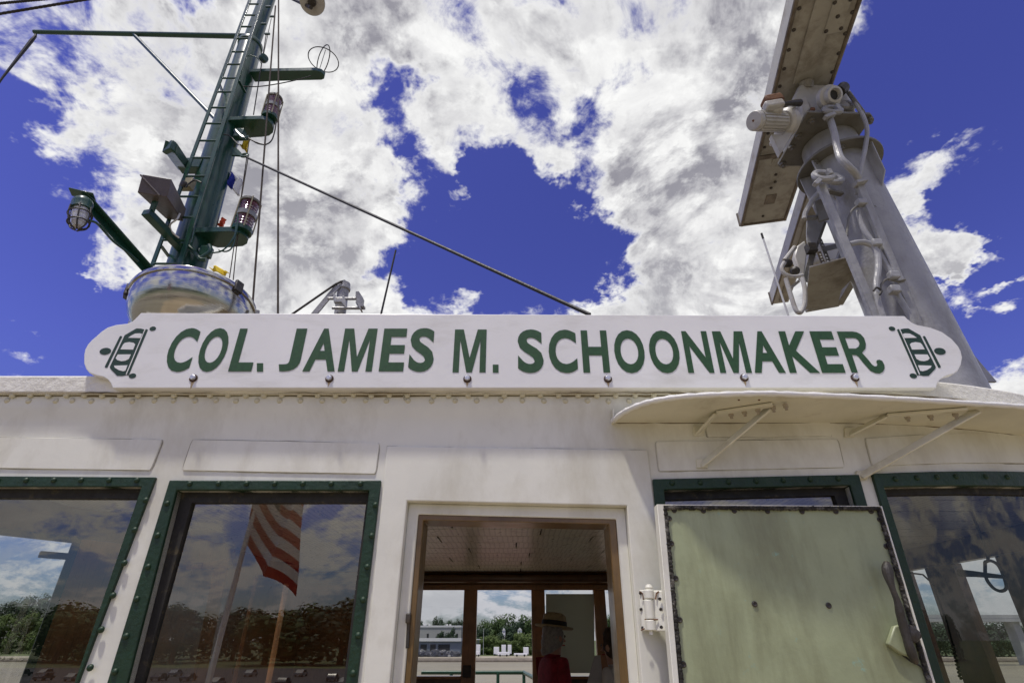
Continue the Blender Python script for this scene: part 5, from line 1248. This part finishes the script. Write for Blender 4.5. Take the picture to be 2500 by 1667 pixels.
# conduits of the tray and pole
def conduit(k, pts, Yc, r, m='pole_grey', parent=pole, nm='conduit'):
    return MB().tube(smooth_path([A(k, x, y, (Yc if not isinstance(Yc, (list, tuple)) else Yc[i])) for i, (x, y) in enumerate(pts)], 5), r * .8, 10).build(nm, m, parent)
conduit('X2', [(755, 785), (720, 860), (745, 930), (830, 975), (920, 980), (1010, 960)], 1.2, .018, 'radar_white', tray)
conduit('X2', [(1100, 925), (1200, 905), (1300, 880), (1390, 895), (1450, 840), (1500, 720), (1560, 600), (1650, 545)], 1.2, .020, 'pole_grey', tray)
conduit('X2', [(775, 1010), (830, 1190), (905, 1420), (960, 1475), (1000, 1440), (1035, 1330), (1035, 1150), (1000, 1000)], 1.18, .020, 'radar_white', tray)
conduit('Z5', [(845, 645), (900, 632), (950, 635), (1000, 660), (1028, 720), (1030, 800), (1018, 900), (1025, 1000), (1055, 1100), (1075, 1180)], .74, .024)
conduit('Z5', [(905, 430), (920, 500), (950, 570), (1000, 640), (1060, 740), (1110, 830)], .76, .022)
conduit('Z5', [(1130, 930), (1180, 1010), (1230, 1100), (1260, 1180)], .76, .022)
conduit('Z4', [(905, 790), (925, 850), (945, 920), (960, 1000), (985, 1080), (1040, 1140), (1085, 1185), (1115, 1245)], [.70, .68, .66, .65, .62, .62, .66, .70], .030)
conduit('Z4', [(1020, 610), (1060, 660), (1110, 740), (1150, 820), (1168, 900), (1155, 1010), (1130, 1130), (1110, 1250), (1100, 1330)], [.75, .72, .70, .70, .70, .70, .70, .72, .76], .020)
MB().beam(A('Z4', 1045, 640, .72), A('Z4', 1140, 770, .70), .045, .03).build('hose_sleeve', 'flange_grey', pole, bevel=.008)
# flat conduit bars running down the pole
MB().beam(A('Z5', 660, 262, .72), A('Z5', 1030, 1150, .76), .052, .03, up=(0, 1, 0)).build('conduit_bar', 'pole_grey', pole, bevel=.004)
MB().beam(A('Z5', 905, 258, .72), A('Z5', 1290, 1180, .78), .050, .03, up=(0, 1, 0)).build('conduit_bar', 'pole_grey', pole, bevel=.004)
MB().beam(A('Z5', 880, 262, .70), A('Z5', 948, 245, .70), .06, .025).build('bar_collar', 'pole_grey', pole, bevel=.003)
# ring clamps
for (k, x, y, Yc, rr_) in (('X1', 1130, 1000, .68, .055), ('X1', 1230, 1030, .80, .06), ('X1', 1230, 300, .68, .055), ('X1', 1370, 250, .78, .06)):
    c = A(k, x, y, Yc)
    MB().tube(circle(c, Vector((1, 0, .1)).normalized(), Vector((-.1, .35, .93)).normalized(), rr_, 24), .022, 8).build('ring_clamp', 'pole_grey', pole)
for (k, a, b) in (('X1', (1040, 1095), (1095, 1045)), ('X1', (1145, 385), (1250, 345)), ('X1', (1180, 940), (1210, 990)), ('X1', (1270, 250), (1300, 310))):
    MB().beam(A(k, *a, .66), A(k, *b, .66), .035, .03).build('clamp_ear', 'pole_grey', pole, bevel=.004)
# curved strap brace and its tie, left of the bar
MB().tube(smooth_path([A('X1', x, y, .82) for x, y in ((1100, 1160), (1030, 1240), (975, 1330), (940, 1400), (930, 1460))], 5), .017, 8).build('curved_strap', 'pole_grey', pole)
MB().beam(A('X1', 935, 1450, .84), A('X1', 1075, 1440, .9), .035, .02).build('tie_bar', 'flange_grey', pole, bevel=.002)
MB().beam(A('X1', 1180, 1160, .80), A('X1', 1330, 1195, .86), .035, .02).build('tie_bar', 'flange_grey', pole, bevel=.002)
MB().prism([A('X1', x, y, .86) for x, y in ((1040, 1270), (1130, 1230), (1205, 1450), (1090, 1480))], (0, .02, 0)).build('tie_plate', 'flange_grey', pole, bevel=.003)
# band clamps round the conduits, cable ties with their tails
for (pts, Yc) in (([(830, 590), (840, 480), (870, 420), (920, 395), (960, 400)], .74), ([(1005, 400), (1060, 450), (1100, 500)], .80), ([(1040, 960), (1050, 900), (1090, 865), (1150, 880), (1200, 870)], .74), ([(1215, 860), (1260, 900), (1310, 950)], .80)):
    conduit('Z5', pts, Yc, .009, 'flange_grey', pole, 'strap')
for (x, y) in ((920, 380), (1125, 845), (1015, 640), (1130, 935)):
    MB().box(A('Z5', x, y, .73), (.06, .05, .05)).build('saddle', 'pole_grey', pole, bevel=.008)
conduit('Z5', [(1000, 940), (1020, 920), (1050, 940), (1040, 965)], .70, .008, 'iron_dark', pole, 'strap')
conduit('Z5', [(1085, 395), (1105, 440), (1110, 420)], .95, .008, 'flange_grey', pole, 'hook')

# ------------------------------------------------------------------ far things
def crown_mesh(name, seed, m, lumps=16, leaves=2600):
    rnd = random.Random(seed); mb = MB(); cl = []
    for i in range(lumps):
        a = rnd.uniform(0, 2 * math.pi); h = rnd.uniform(.10, .88); r_ = .40 * math.sin(math.pi * min(1, h * .72 + .22))
        cl.append((Vector((math.cos(a) * r_ * rnd.uniform(.3, 1), math.sin(a) * r_ * rnd.uniform(.3, 1), h)), rnd.uniform(.14, .24)))
    for i in range(leaves):
        c, r_ = rnd.choice(cl); d = Vector((rnd.gauss(0, 1), rnd.gauss(0, 1), rnd.gauss(0, 1))).normalized()
        p = c + d * r_ * rnd.uniform(.55, 1.08); s_ = rnd.uniform(.012, .028)
        u = d.cross(Vector((rnd.gauss(0, 1), rnd.gauss(0, 1), rnd.gauss(0, 1)))).normalized(); w = (d + u * rnd.uniform(-.4, .4)).cross(u).normalized()
        mb.add([p - u * s_ - w * s_ * .7, p + u * s_ - w * s_, p + u * s_ * .8 + w * s_, p - u * s_ + w * s_ * .8], [(0, 1, 2, 3)])
    me = mb.mesh(name, smooth=0); me.materials.append(MATS[m]); return me
CROWNS = {m: [crown_mesh('crown', 11 * k + h, m) for k in range(3)] for h, m in enumerate(('tree_green', 'tree_dark', 'bush_green'))}
def trunk_mesh():
    mb = MB().tube([(0, 0, -.02), (.005, 0, .2), (-.01, .01, .45), (0, 0, .7)], [.030, .022, .014, .006], 7)
    mb.tube([(.0, 0, .25), (.10, .03, .42), (.16, .05, .6)], [.012, .008, .004], 5); mb.tube([(0, 0, .3), (-.09, .05, .5), (-.15, .06, .65)], [.012, .008, .004], 5)
    me = mb.mesh('trunk'); me.materials.append(MATS['bark']); return me
TRUNK = trunk_mesh()
def tree(x, y, z0, h, wdt, m, label, group, name='tree'):
    t = thing(name, (x, y, z0), label, 'tree' if name == 'tree' else 'bush', group)
    rz = random.uniform(0, 6.28)
    for nm, me in (('trunk', TRUNK), ('crown', random.choice(CROWNS[m]))):
        o = link(nm, me, None, t); o.scale = (wdt, wdt, h); o.rotation_euler = (0, 0, rz)
    return t
ORD = ['first', 'second', 'third', 'fourth', 'fifth', 'sixth', 'seventh', 'eighth', 'ninth', 'tenth', 'eleventh', 'twelfth']
def gz(px, py, Z=BANK_Z): return atz(px, py, Z)
def tree_at(px, pytop, Y, wpx, m, label, group, name='tree', base=BANK_Z + .3):
    p = at(px, pytop, Y); h = p.z - base; w_ = wid(wpx, p)
    return tree(p.x, Y, base, h * 1.0, w_ * 2.1, m, label, group, name)
# across the river, seen through the aft windows
G1 = 'trees on the far bank behind the warehouse'
for n_o, (x, y, w_, Y) in enumerate(sorted(((215, 515, 90, 430), (300, 512, 100, 440), (350, 535, 70, 425), (432, 500, 80, 435), (490, 545, 70, 430), (560, 530, 80, 435), (620, 522, 80, 440), (680, 520, 80, 440), (150, 520, 90, 430)))):
    tree_at(*V('W4', x, y), Y, w_ * .2551, 'tree_dark', ORD[n_o] + ' dark tree from the left behind the pale warehouse roof across the river', G1)
G2 = 'trees on the far bank in the middle aft window'
for n_o, (x, y, w_, Y, m) in enumerate(sorted(((820, 535, 90, 420, 'tree_dark'), (890, 515, 90, 425, 'tree_green'), (960, 530, 100, 420, 'tree_dark'), (1020, 478, 120, 400, 'tree_green'), (1110, 475, 120, 405, 'tree_green'), (1190, 520, 100, 395, 'tree_dark'), (1250, 482, 120, 400, 'tree_green'), (1330, 490, 110, 400, 'tree_green'), (1410, 500, 110, 400, 'tree_dark'), (1090, 560, 110, 380, 'tree_dark'), (860, 600, 90, 385, 'tree_dark')))):
    tree_at(*V('W4', x, y), Y, w_ * .2551, m, ORD[n_o] + ' tree from the left on the wooded slope in the middle aft window', G2)
G3 = 'bushes on the far bank'
for n_o, (x, y, w_, Y) in enumerate(sorted(((900, 660, 90, 350), (960, 650, 80, 350), (1030, 690, 90, 345), (1120, 700, 100, 345), (1200, 640, 90, 350), (1260, 650, 100, 350), (1310, 680, 90, 345), (850, 690, 70, 350), (1370, 690, 90, 345)))):
    tree_at(*V('W4', x, y), Y, w_ * .2551, 'bush_green', ORD[n_o] + ' yellow green bush from the left at the foot of the wooded slope', G3, 'bush')
for n_o, (x, y, w_) in enumerate(((455, 630, 60), (520, 640, 50), (580, 590, 45))):
    tree_at(*V('W4', x, y), 372, w_ * .2551, 'tree_dark', ORD[n_o] + ' small dark tree from the left in front of the pale warehouse', 'trees in front of the warehouse')
tree_at(*V('W1', 870, 1200), 410, 40, 'tree_dark', 'tree seen through the narrow aft window at the right of the doorway', None)
tree_at(*V('W4', 2085, 470), 380, 26, 'tree_green', 'tree top showing in the narrow aft window behind the second person', None)
G4 = 'trees seen through the leftmost window'
for n_o, (x, y, w_, Y, m) in enumerate(((-40, 1150, 90, 420, 'tree_dark'), (30, 1165, 80, 430, 'tree_dark'), (95, 1140, 80, 425, 'tree_dark'), (200, 1130, 90, 420, 'tree_dark'), (265, 1145, 80, 430, 'tree_dark'), (330, 1150, 80, 430, 'tree_dark'))):
    tree_at(*V('W1', x, y), Y, w_ * .4892, m, ORD[n_o] + ' dark tree from the left seen through the leftmost window', G4)
for n_o, (x, y, w_) in enumerate(((0, 1215, 70), (60, 1225, 60), (120, 1230, 70), (180, 1215, 60), (240, 1225, 60), (300, 1225, 60))):
    tree_at(*V('W1', x, y), 370, w_ * .4892, 'bush_green', ORD[n_o] + ' low green bush from the left seen through the leftmost window', 'bushes seen through the leftmost window', 'bush')
# buildings
def slab(parent, name, k, x0, x1, y0, y1, Y, depth, m, z0=None):
    a = A(k, x0, y0, Y); b = A(k, x1, y1, Y); zb_ = b.z if z0 is None else z0
    return MB().box(((a.x + b.x) / 2, Y + depth / 2, (a.z + zb_) / 2), (b.x - a.x, depth, a.z - zb_)).build(name, m, parent, smooth=0)
g0_ = BANK_Z + .3
wh = thing('warehouse', Vector((A('W4', 410, 600, 400).x, 400, g0_)), 'long pale grey warehouse on the far bank below the trees', 'building')
slab(wh, 'wall', 'W4', 60, 648, 590, 690, 400, 30, 'warehouse', g0_)
slab(wh, 'roof', 'W4', 55, 650, 572, 590, 399.6, 31, 'roof_light')
for x in (230, 330, 430, 530, 610): slab(wh, 'door', 'W4', x - 8, x + 8, 650, 690, 399.8, .15, 'opening_dark', g0_)
for x in (300, 345, 515, 545): slab(wh, 'roof_vent', 'W4', x - 8, x + 8, 560, 572, 402, 2, 'roof_light')
sh = thing('riverside_shed', Vector((A('W4', 400, 750, 345).x, 345, g0_)), 'low blue grey shed with a white roof edge by the river', 'building')
slab(sh, 'wall', 'W4', 40, 645, 725, 830, 345, 18, 'shed_blue', g0_)
slab(sh, 'roof', 'W4', 35, 648, 692, 724, 344, 19, 'roof_light')
for (x0_, x1_) in ((175, 235), (262, 318), (355, 405), (430, 540)): slab(sh, 'opening', 'W4', x0_, x1_, 752, 815, 344.85, .12, 'opening_dark')
s2 = thing('small_shed', Vector((A('W4', 815, 750, 350).x, 350, g0_)), 'small blue grey shed behind the white trailers', 'building')
slab(s2, 'wall', 'W4', 775, 848, 710, 800, 350, 10, 'shed_blue', g0_); slab(s2, 'roof', 'W4', 772, 851, 702, 710, 349.7, 10.6, 'roof_light')
for (x0_, x1_, y0_, y1_, lb) in ((1192, 1232, 605, 650, 'white house showing between the trees of the far slope'), (1045, 1072, 608, 636, 'white gable of a small house deep among the far trees')):
    hs = thing('house', Vector((A('W4', (x0_ + x1_) / 2, y1_, 375).x, 375, g0_)), lb, 'house')
    slab(hs, 'wall', 'W4', x0_, x1_, y0_ + 12, y1_, 375, 8, 'trailer_white', g0_)
    a = A('W4', x0_ - 3, y0_ + 12, 374.7); b = A('W4', x1_ + 3, y0_ + 12, 374.7); c = A('W4', (x0_ + x1_) / 2, y0_ - 14, 374.7)
    MB().prism([a, b, c], (0, 8.6, 0)).build('roof', 'roof_light', hs, smooth=0)
    slab(hs, 'window', 'W4', x0_ + 10, x0_ + 18, y0_ + 22, y0_ + 34, 374.95, .1, 'opening_dark')
# tarped heaps
for n_o, (x, w_, tp) in enumerate(((190, 80, 795), (265, 80, 800), (330, 80, 812), (400, 90, 800), (470, 90, 805), (540, 90, 812), (600, 80, 820))):
    c = A('W4', x, 885, 318); top_ = A('W4', x, tp, 318); rw_ = wid(w_ * .2551, c) * .62; h_ = max(.5, top_.z - g0_)
    mb = MB(); rnd = random.Random(n_o); nn = 14; rings = 6; vs_ = []; fs_ = []
    for j in range(rings + 1):
        t = j / rings
        for k in range(nn):
            a = 2 * math.pi * k / nn; r_ = rw_ * math.cos(t * math.pi / 2) ** .6 * (1 + rnd.uniform(-.13, .13))
            vs_.append((c.x + r_ * math.cos(a), 318 + r_ * .8 * math.sin(a), g0_ + h_ * math.sin(t * math.pi / 2) * (1 + rnd.uniform(-.08, .08))))
    for j in range(rings):
        for k in range(nn): fs_.append((j * nn + k, j * nn + (k + 1) % nn, (j + 1) * nn + (k + 1) % nn, (j + 1) * nn + k))
    fs_.append(tuple(rings * nn + k for k in range(nn)))
    tag(mb.add(vs_, fs_).build('tarped_heap', 'tarp', smooth=20), ORD[n_o] + ' tarpaulin covered heap from the left on the far river bank', 'heap', 'tarped heaps by the shed')
# white trailers and tanks
wheel_me = shared('wheel', MB().lathe([(.35, -.12), (.5, -.12), (.5, .12), (.35, .12)], (0, 0, 0), (0, 1, 0), 12), 'tyre')
for (x0_, x1_, y0_, y1_, Y, lb) in ((962, 1012, 778, 838, 330, 'boxy white trailer, left of the pair beyond the long trailers'), (1036, 1078, 757, 822, 332, 'tall white trailer, middle of the upright row'), (1096, 1132, 757, 812, 333, 'white trailer at the right of the upright row'), (1246, 1296, 780, 840, 330, 'white trailer standing alone at right of the yard'),
                                   (997, 1112, 826, 872, 316, 'long low white trailer in the middle of the yard'), (1155, 1285, 838, 888, 314, 'long low white trailer at the right of the yard'), (785, 832, 755, 808, 331, 'white trailer beside the small shed'), (780, 826, 822, 862, 316, 'low white trailer at the left edge of the aft doorway')):
    c = A('W4', (x0_ + x1_) / 2, y1_, Y)
    t = thing('trailer', Vector((c.x, Y, g0_)), lb, 'trailer', 'white trailers across the river')
    a = A('W4', x0_, y0_, Y); b = A('W4', x1_, y1_, Y); zb_ = g0_ + .55
    MB().box((c.x, Y + 1.2, (max(a.z, zb_ + .9) + zb_) / 2), (b.x - a.x, 2.4, max(a.z, zb_ + .9) - zb_)).build('body', 'trailer_white', t, bevel=.12, smooth=0)
    for s_ in (-.28, .28): inst('wheel', wheel_me, (c.x + (b.x - a.x) * s_, Y + .1, g0_ + .5), t)
up0, up1 = A('W4', 865, 740, 345), A('W4', 865, 600, 345)
tag(MB().tube([(up0.x, 345, g0_), up1], [.16, .11], 8).build('utility_pole', 'concrete'), 'thin grey utility pole among the trees across the river', 'pole')
# rip-rap along the bank at left
rock_me = shared('rock', MB().lathe([(.3, -.3), (.75, -.1), (.8, .3), (.4, .62), (.1, .7)], (0, 0, 0), (.1, .1, 1), 7), 'bank_earth', 0)
rt = thing('rock_bank', (-330, 301, WATER_Z), 'pale rip rap rocks along the far bank seen through the leftmost window', 'rocks')
rnd = random.Random(5)
for i in range(90):
    x = -430 + 2.4 * i + rnd.uniform(-1, 1); s_ = rnd.uniform(.8, 1.9)
    inst('rock', rock_me, (x, 301.5 + rnd.uniform(-1.5, 2.5), WATER_Z + .6 + rnd.uniform(0, 1.0)), rt, rot=(rnd.uniform(0, 1), rnd.uniform(0, 1), rnd.uniform(0, 6)), scale=(s_, s_, s_ * .7))
# bridge far to the right
bp0 = A('W6', 1060, 1140, 260); bp1 = A('W6', 1420, 1140, 260)
br_ = thing('road_bridge', Vector((bp0.x + 20, 262, WATER_Z)), 'concrete road bridge on piers seen through the far right window', 'bridge')
hb_ = wid(14, bp0)
MB().box(((bp0.x + bp1.x) / 2 + 40, 264, bp0.z), (bp1.x - bp0.x + 130, 9, hb_ * .6)).build('deck_girder', 'concrete', br_, smooth=0)
MB().box(((bp0.x + bp1.x) / 2 + 40, 259.6, bp0.z + hb_ * .55), (bp1.x - bp0.x + 130, .4, hb_ * .45)).build('parapet', 'concrete', br_, smooth=0)
for i in range(6):
    x = bp0.x - 8 + i * 26
    MB().box((x, 264, (bp0.z - hb_ * .3 + WATER_Z - 1) / 2), (3.0, 5, bp0.z - hb_ * .3 - WATER_Z + 1)).build('pier', 'concrete', br_, smooth=0)
for n_o, x in enumerate((700, 780, 900, 1000, 1100, 1200, 1290, 1380)):
    tree_at(*V('W6', x, 1150), 320, 42, 'tree_dark', ORD[n_o] + ' dark tree from the left behind the bridge at far right', 'trees behind the bridge')
# aft deck rail
rail = thing('deck_rail', (at(1250, 1640, 6.4).x, 6.4, 0), 'green pipe deck rail outside the aft doorway', 'rail')
ra, rb_, rcn = A('W4', 700, 1022, 6.4), A('W4', 1250, 990, 6.4), A('W4', 1330, 1060, 5.2)
zr = ra.z
MB().tube([(ra.x - .6, 6.4, zr), (rb_.x, 6.4, zr), (rb_.x + .12, 5.0, zr)], .024, 10).build('top_rail', 'rail_green', rail)
for x, y in ((ra.x - .2, 6.4), (A('W4', 1003, 1000, 6.4).x, 6.4), (rb_.x, 6.4), (rb_.x + .1, 5.2)):
    MB().tube([(x, y, 0), (x, y, zr)], .022, 10).build('stanchion', 'rail_green', rail)
MB().tube([(ra.x - .6, 6.4, zr * .5), (rb_.x, 6.4, zr * .5), (rb_.x + .12, 5.0, zr * .5)], .016, 8).build('mid_rail', 'rail_green', rail)

# ------------------------------------------------------------------ behind the photographer, seen mirrored in the windows
def mirrored(k, x, y, Yv):
    """a point whose mirror image in the window glass shows at that place"""
    p = A(k, x, y, Yv); return Vector((p.x, .08 - p.y, p.z))
YV = 6.6
fp0, fp1 = mirrored('W2', 780, 1320, YV), mirrored('W2', 1045, 330, YV)
dfp = (fp1 - fp0).normalized(); fbase = fp0 + dfp * ((0 - fp0.z) / dfp.z); ftop = fp1 + dfp * 1.5
st_ = thing('flagstaff', fbase, 'bow flagstaff seen only as a reflection in the window left of the doorway', 'flagpole')
MB().tube([fbase, ftop], [.045, .03], 10).build('pole', 'flag_white', st_)
MB().lathe([(.02, 0), (.06, .05), (.02, .1)], ftop, (0, 0, 1), 12).build('ball', 'junction', st_)
flag = thing('striped_flag', fp1 + dfp * 1.2, 'red and white striped flag mirrored in the window left of the doorway', 'flag')
# 13 stripes hanging in folds from the staff
hoist0 = fp1 + dfp * 1.25; hoist1 = fp0 + (fp1 - fp0) * .66
flen = 1.75; fly = Vector((.74, 0, -.67)).normalized()
def flag_pt(u, v):
    """u along the fly 0..1, v down the hoist 0..1"""
    h = hoist0.lerp(hoist1, v)
    return h + fly * (u * flen * .62) + Vector((.08 * math.sin(u * 9 + v * 4), .24 * math.sin(u * 8 + v * 3.5), .10 * math.sin(u * 7 + v * 2)))
NU = 18
for s_ in range(13):
    v0, v1 = s_ / 13, (s_ + 1) / 13; u0 = .40 if s_ < 7 else 0.0
    vs_ = [flag_pt(u0 + (1 - u0) * i / NU, v) for v in (v0, v1) for i in range(NU + 1)]
    MB().add(vs_, [(i, i + 1, NU + 2 + i, NU + 1 + i) for i in range(NU)]).build('stripe', 'stripe_red' if s_ % 2 == 0 else 'flag_white', flag, smooth=60)
vs_ = [flag_pt(.40 * i / 10, 7 / 13 * j / 6) for j in range(7) for i in range(11)]
MB().add(vs_, [(j * 11 + i, j * 11 + i + 1, (j + 1) * 11 + i + 1, (j + 1) * 11 + i) for j in range(6) for i in range(10)]).build('canton', 'canton_blue', flag, smooth=60)
# tree line and parked cars on the near shore
rnd = random.Random(21)
for i in range(40):
    x = -330 + 30 * (i // 2) + rnd.uniform(-8, 8); y = (-225, -262)[i % 2] + rnd.uniform(-8, 8); h = rnd.uniform(13, 23)
    tree(x, y, BANK_Z + .4, h, rnd.uniform(30, 42), rnd.choice(['tree_dark', 'tree_green', 'tree_dark']), 'dark tree in the shoreline wood mirrored in the window glass', 'trees mirrored in the windows')
body_prof = [(-2.1, .35), (-2.15, .75), (-1.3, .85), (-.75, 1.38), (.75, 1.42), (1.35, .92), (2.1, .82), (2.15, .38)]
car_cols = ['shed_blue', 'tarp', 'opening_dark', 'warehouse', 'concrete', 'tarp']
def car_mesh(c):
    me = MB().prism([(x, -.85, z) for x, z in body_prof], (0, 1.7, 0)).mesh('body'); me.materials.append(MATS[c]); return me
CARS = {c: car_mesh(c) for c in car_cols}
cab_me = shared('glazing', MB().prism([(-1.2, -.87, .88), (-.72, -.87, 1.33), (.72, -.87, 1.36), (1.25, -.87, .92)], (0, 1.74, 0)), 'opening_dark')
cw_me = shared('wheel', MB().lathe([(.2, -.1), (.32, -.1), (.32, .1), (.2, .1)], (0, 0, 0), (0, 1, 0), 12), 'tyre')
for i in range(20):
    x = -150 + 6.2 * i + rnd.uniform(-.6, .6); y = rnd.choice((-120, -134, -150)); c = rnd.choice(car_cols)
    t = thing('parked_car', (x, y, BANK_Z + .42), 'parked car in the shore car park mirrored faintly in the window', 'car', 'cars mirrored in the windows')
    rz = R(90 + rnd.uniform(-3, 3))
    t.rotation_euler = (0, 0, rz)
    for nm, me in (('body', CARS[c]), ('glazing', cab_me)): link(nm, me, None, t)
    for (wx, wy) in ((-1.3, -.8), (1.3, -.8), (-1.3, .8), (1.3, .8)):
        o = link('wheel', cw_me, None, t); o.location = (wx, wy, .32)

# ------------------------------------------------------------------ people in the wheelhouse
def skin_body(name, joints, edges, m, parent, sub_=2):
    """joints: name -> (point, radius x, radius y); grown with a skin modifier, root first"""
    names = list(joints); me = bpy.data.meshes.new(name)
    me.from_pydata([tuple(Vector(joints[n][0]) - Vector(parent['_o'])) for n in names], [(names.index(a), names.index(b)) for a, b in edges], [])
    o = bpy.data.objects.new(name, me); COL.objects.link(o)
    sk = o.modifiers.new('skin', 'SKIN'); sk.use_smooth_shade = True
    sv = me.skin_vertices[0].data
    for i, n in enumerate(names): sv[i].radius = joints[n][1:3]; sv[i].use_root = (i == 0)
    sd = o.modifiers.new('sub', 'SUBSURF'); sd.levels = sub_; sd.render_levels = sub_
    dg = bpy.context.evaluated_depsgraph_get(); dg.update()
    m2 = bpy.data.meshes.new_from_object(o.evaluated_get(dg)); bpy.data.objects.remove(o); bpy.data.meshes.remove(me)
    m2.materials.clear(); m2.materials.append(MATS[m])
    for p in m2.polygons: p.use_smooth = True; p.material_index = 0
    return link(name, m2, None, parent)
def person(loc, face, height, top, label, hat=False, hair='hair_grey', arm_fwd=.25):
    """loc: feet; face: heading angle; upright figure looking along +x turned by face"""
    t = thing('person', loc, label, 'person'); L = Vector(loc); h = height / 1.7
    M = Matrix.Rotation(face, 3, 'Z')
    def q_(x, y, z): return L + M @ Vector((x * h, y * h, z * h))
    J = {'pelvis': (q_(0, 0, .95), .15 * h, .12 * h), 'waist': (q_(-.01, 0, 1.10), .145 * h, .11 * h), 'chest': (q_(0, 0, 1.30), .165 * h, .12 * h), 'collar': (q_(-.01, 0, 1.42), .10 * h, .085 * h),
         'neck': (q_(.0, 0, 1.49), .062 * h, .062 * h), 'skull': (q_(.02, 0, 1.58), .085 * h, .08 * h), 'crown': (q_(.015, 0, 1.65), .075 * h, .075 * h)}
    E = [('pelvis', 'waist'), ('waist', 'chest'), ('chest', 'collar'), ('collar', 'neck'), ('neck', 'skull'), ('skull', 'crown')]
    for s_, sd in ((1, 'l'), (-1, 'r')):
        J['sh' + sd] = (q_(-.01, .17 * s_, 1.38), .07 * h, .07 * h); J['el' + sd] = (q_(-.03 + arm_fwd * .2, .23 * s_, 1.10), .048 * h, .048 * h); J['wr' + sd] = (q_(arm_fwd, .17 * s_, .98), .034 * h, .034 * h); J['ha' + sd] = (q_(arm_fwd + .08, .15 * s_, .97), .028 * h, .04 * h)
        J['hip' + sd] = (q_(0, .09 * s_, .86), .10 * h, .10 * h); J['kn' + sd] = (q_(.02, .10 * s_, .50), .065 * h, .065 * h); J['an' + sd] = (q_(-.01, .10 * s_, .09), .042 * h, .042 * h); J['to' + sd] = (q_(.15, .11 * s_, .04), .035 * h, .04 * h)
        E += [('chest', 'sh' + sd), ('sh' + sd, 'el' + sd), ('el' + sd, 'wr' + sd), ('wr' + sd, 'ha' + sd), ('pelvis', 'hip' + sd), ('hip' + sd, 'kn' + sd), ('kn' + sd, 'an' + sd), ('an' + sd, 'to' + sd)]
    bd = skin_body('body', J, E, 'skin', t)
    me = bd.data; me.materials.append(MATS[top]); me.materials.append(MATS['cloth_dark'])
    inv = M.inverted()
    for p in me.polygons:
        c = inv @ (Vector(p.center)) / h
        z = c.z
        if z < .93: p.material_index = 2 if z > .05 else 2
        elif z < 1.46 and not (abs(c.y) < .30 and c.x > arm_fwd - .02 and z < 1.06): p.material_index = 1
    # face: eyes, nose, mouth, ears
    hd_ = q_(.02, 0, 1.585)
    for s_ in (1, -1):
        MB().lathe([(.012 * h, 0), (.008 * h, .006 * h), (.002 * h, .008 * h)], q_(.098, .032 * s_, 1.595), M @ Vector((1, 0, 0)), 10).build('eye', 'eye', t)
        MB().lathe([(.028 * h, 0), (.03 * h, .010 * h), (.012 * h, .016 * h)], q_(.01, .085 * s_, 1.575), M @ Vector((-.3, s_, 0)), 10).build('ear', 'skin', t)
    MB().add([q_(.095, -.012, 1.585), q_(.095, .012, 1.585), q_(.125, 0, 1.555), q_(.095, -.016, 1.548), q_(.095, .016, 1.548), q_(.09, 0, 1.60)], [(0, 2, 5), (5, 2, 1), (0, 3, 2), (1, 2, 4), (3, 4, 2)]).build('nose', 'skin', t)
    MB().tube([q_(.098, -.022, 1.525), q_(.104, 0, 1.527), q_(.098, .022, 1.525)], .005 * h, 6).build('mouth', 'stripe_red', t)
    # hair: an uneven shell down to the nape
    hm = MB(); nn, rr2 = 24, 12; rnd2 = random.Random(9); vs_ = []; fs_ = []
    for j in range(rr2 + 1):
        for i in range(nn):
            a = 2 * math.pi * i / nn; back_ = .5 - .5 * math.cos(a)       # 0 at the face, 1 at the nape
            zmin = 1.62 - .17 * back_ ** .6; th = j / rr2 * math.pi / 2; zt = 1.735
            rr_ = (.108 + .012 * rnd2.uniform(-1, 1)) * (math.cos(th) ** .5) * (.66 + .34 * min(1, back_ * 2.4)) + .002
            vs_.append(q_(.012 + rr_ * math.cos(a) * .98 - .012 * back_, rr_ * math.sin(a) * .92, zmin + (zt - zmin) * math.sin(th)))
    for j in range(rr2):
        for i in range(nn): fs_.append((j * nn + i, j * nn + (i + 1) % nn, (j + 1) * nn + (i + 1) % nn, (j + 1) * nn + i))
    fs_.append(tuple(rr2 * nn + i for i in range(nn)))
    hm.add(vs_, fs_).build('hair', hair, t, smooth=60)
    if hat:
        axh = (M @ Vector((.12, 0, 1))).normalized(); hc = q_(.012, 0, 1.665)
        sh_ = thing('straw_hat', hc, 'straw hat with a wide black band worn by the woman in red', 'hat')
        MB().lathe([(.108, 0), (.165, -.004), (.175, .004), (.17, .010), (.112, .010), (.110, .05), (.100, .095), (.07, .115), (.01, .120)], hc, axh, 32).build('crown', 'straw', sh_)
        MB().lathe([(.113, .008), (.116, .012), (.113, .05), (.111, .052)], hc, axh, 32).build('band', 'hat_band', sh_)
    return t
pw = at(1352, 1600, 3.45)
person((pw.x, 3.45, .012), R(22), 1.71, 'cloth_red', 'person in a dark red top and straw hat looking out inside the wheelhouse', True)
pm2 = at(1500, 1600, 3.1)
person((pm2.x, 3.1, .012), R(150), 1.64, 'cloth_white', 'dark haired person in a white shirt half hidden by the right door jamb', False, 'hair_brown')
# leaflet held between them
lf = [A('W4', 1930, 865, 3.0), A('W4', 1985, 860, 3.0), A('W4', 2010, 1150, 3.0), A('W4', 1850, 1150, 3.0)]
tag(MB().prism(lf, (0, .01, .004)).build('display_panel', 'paper', smooth=0), 'sloping grey panel in front of the person in white', 'panel')

for o in scene.objects:
    if '_o' in o: del o['_o']
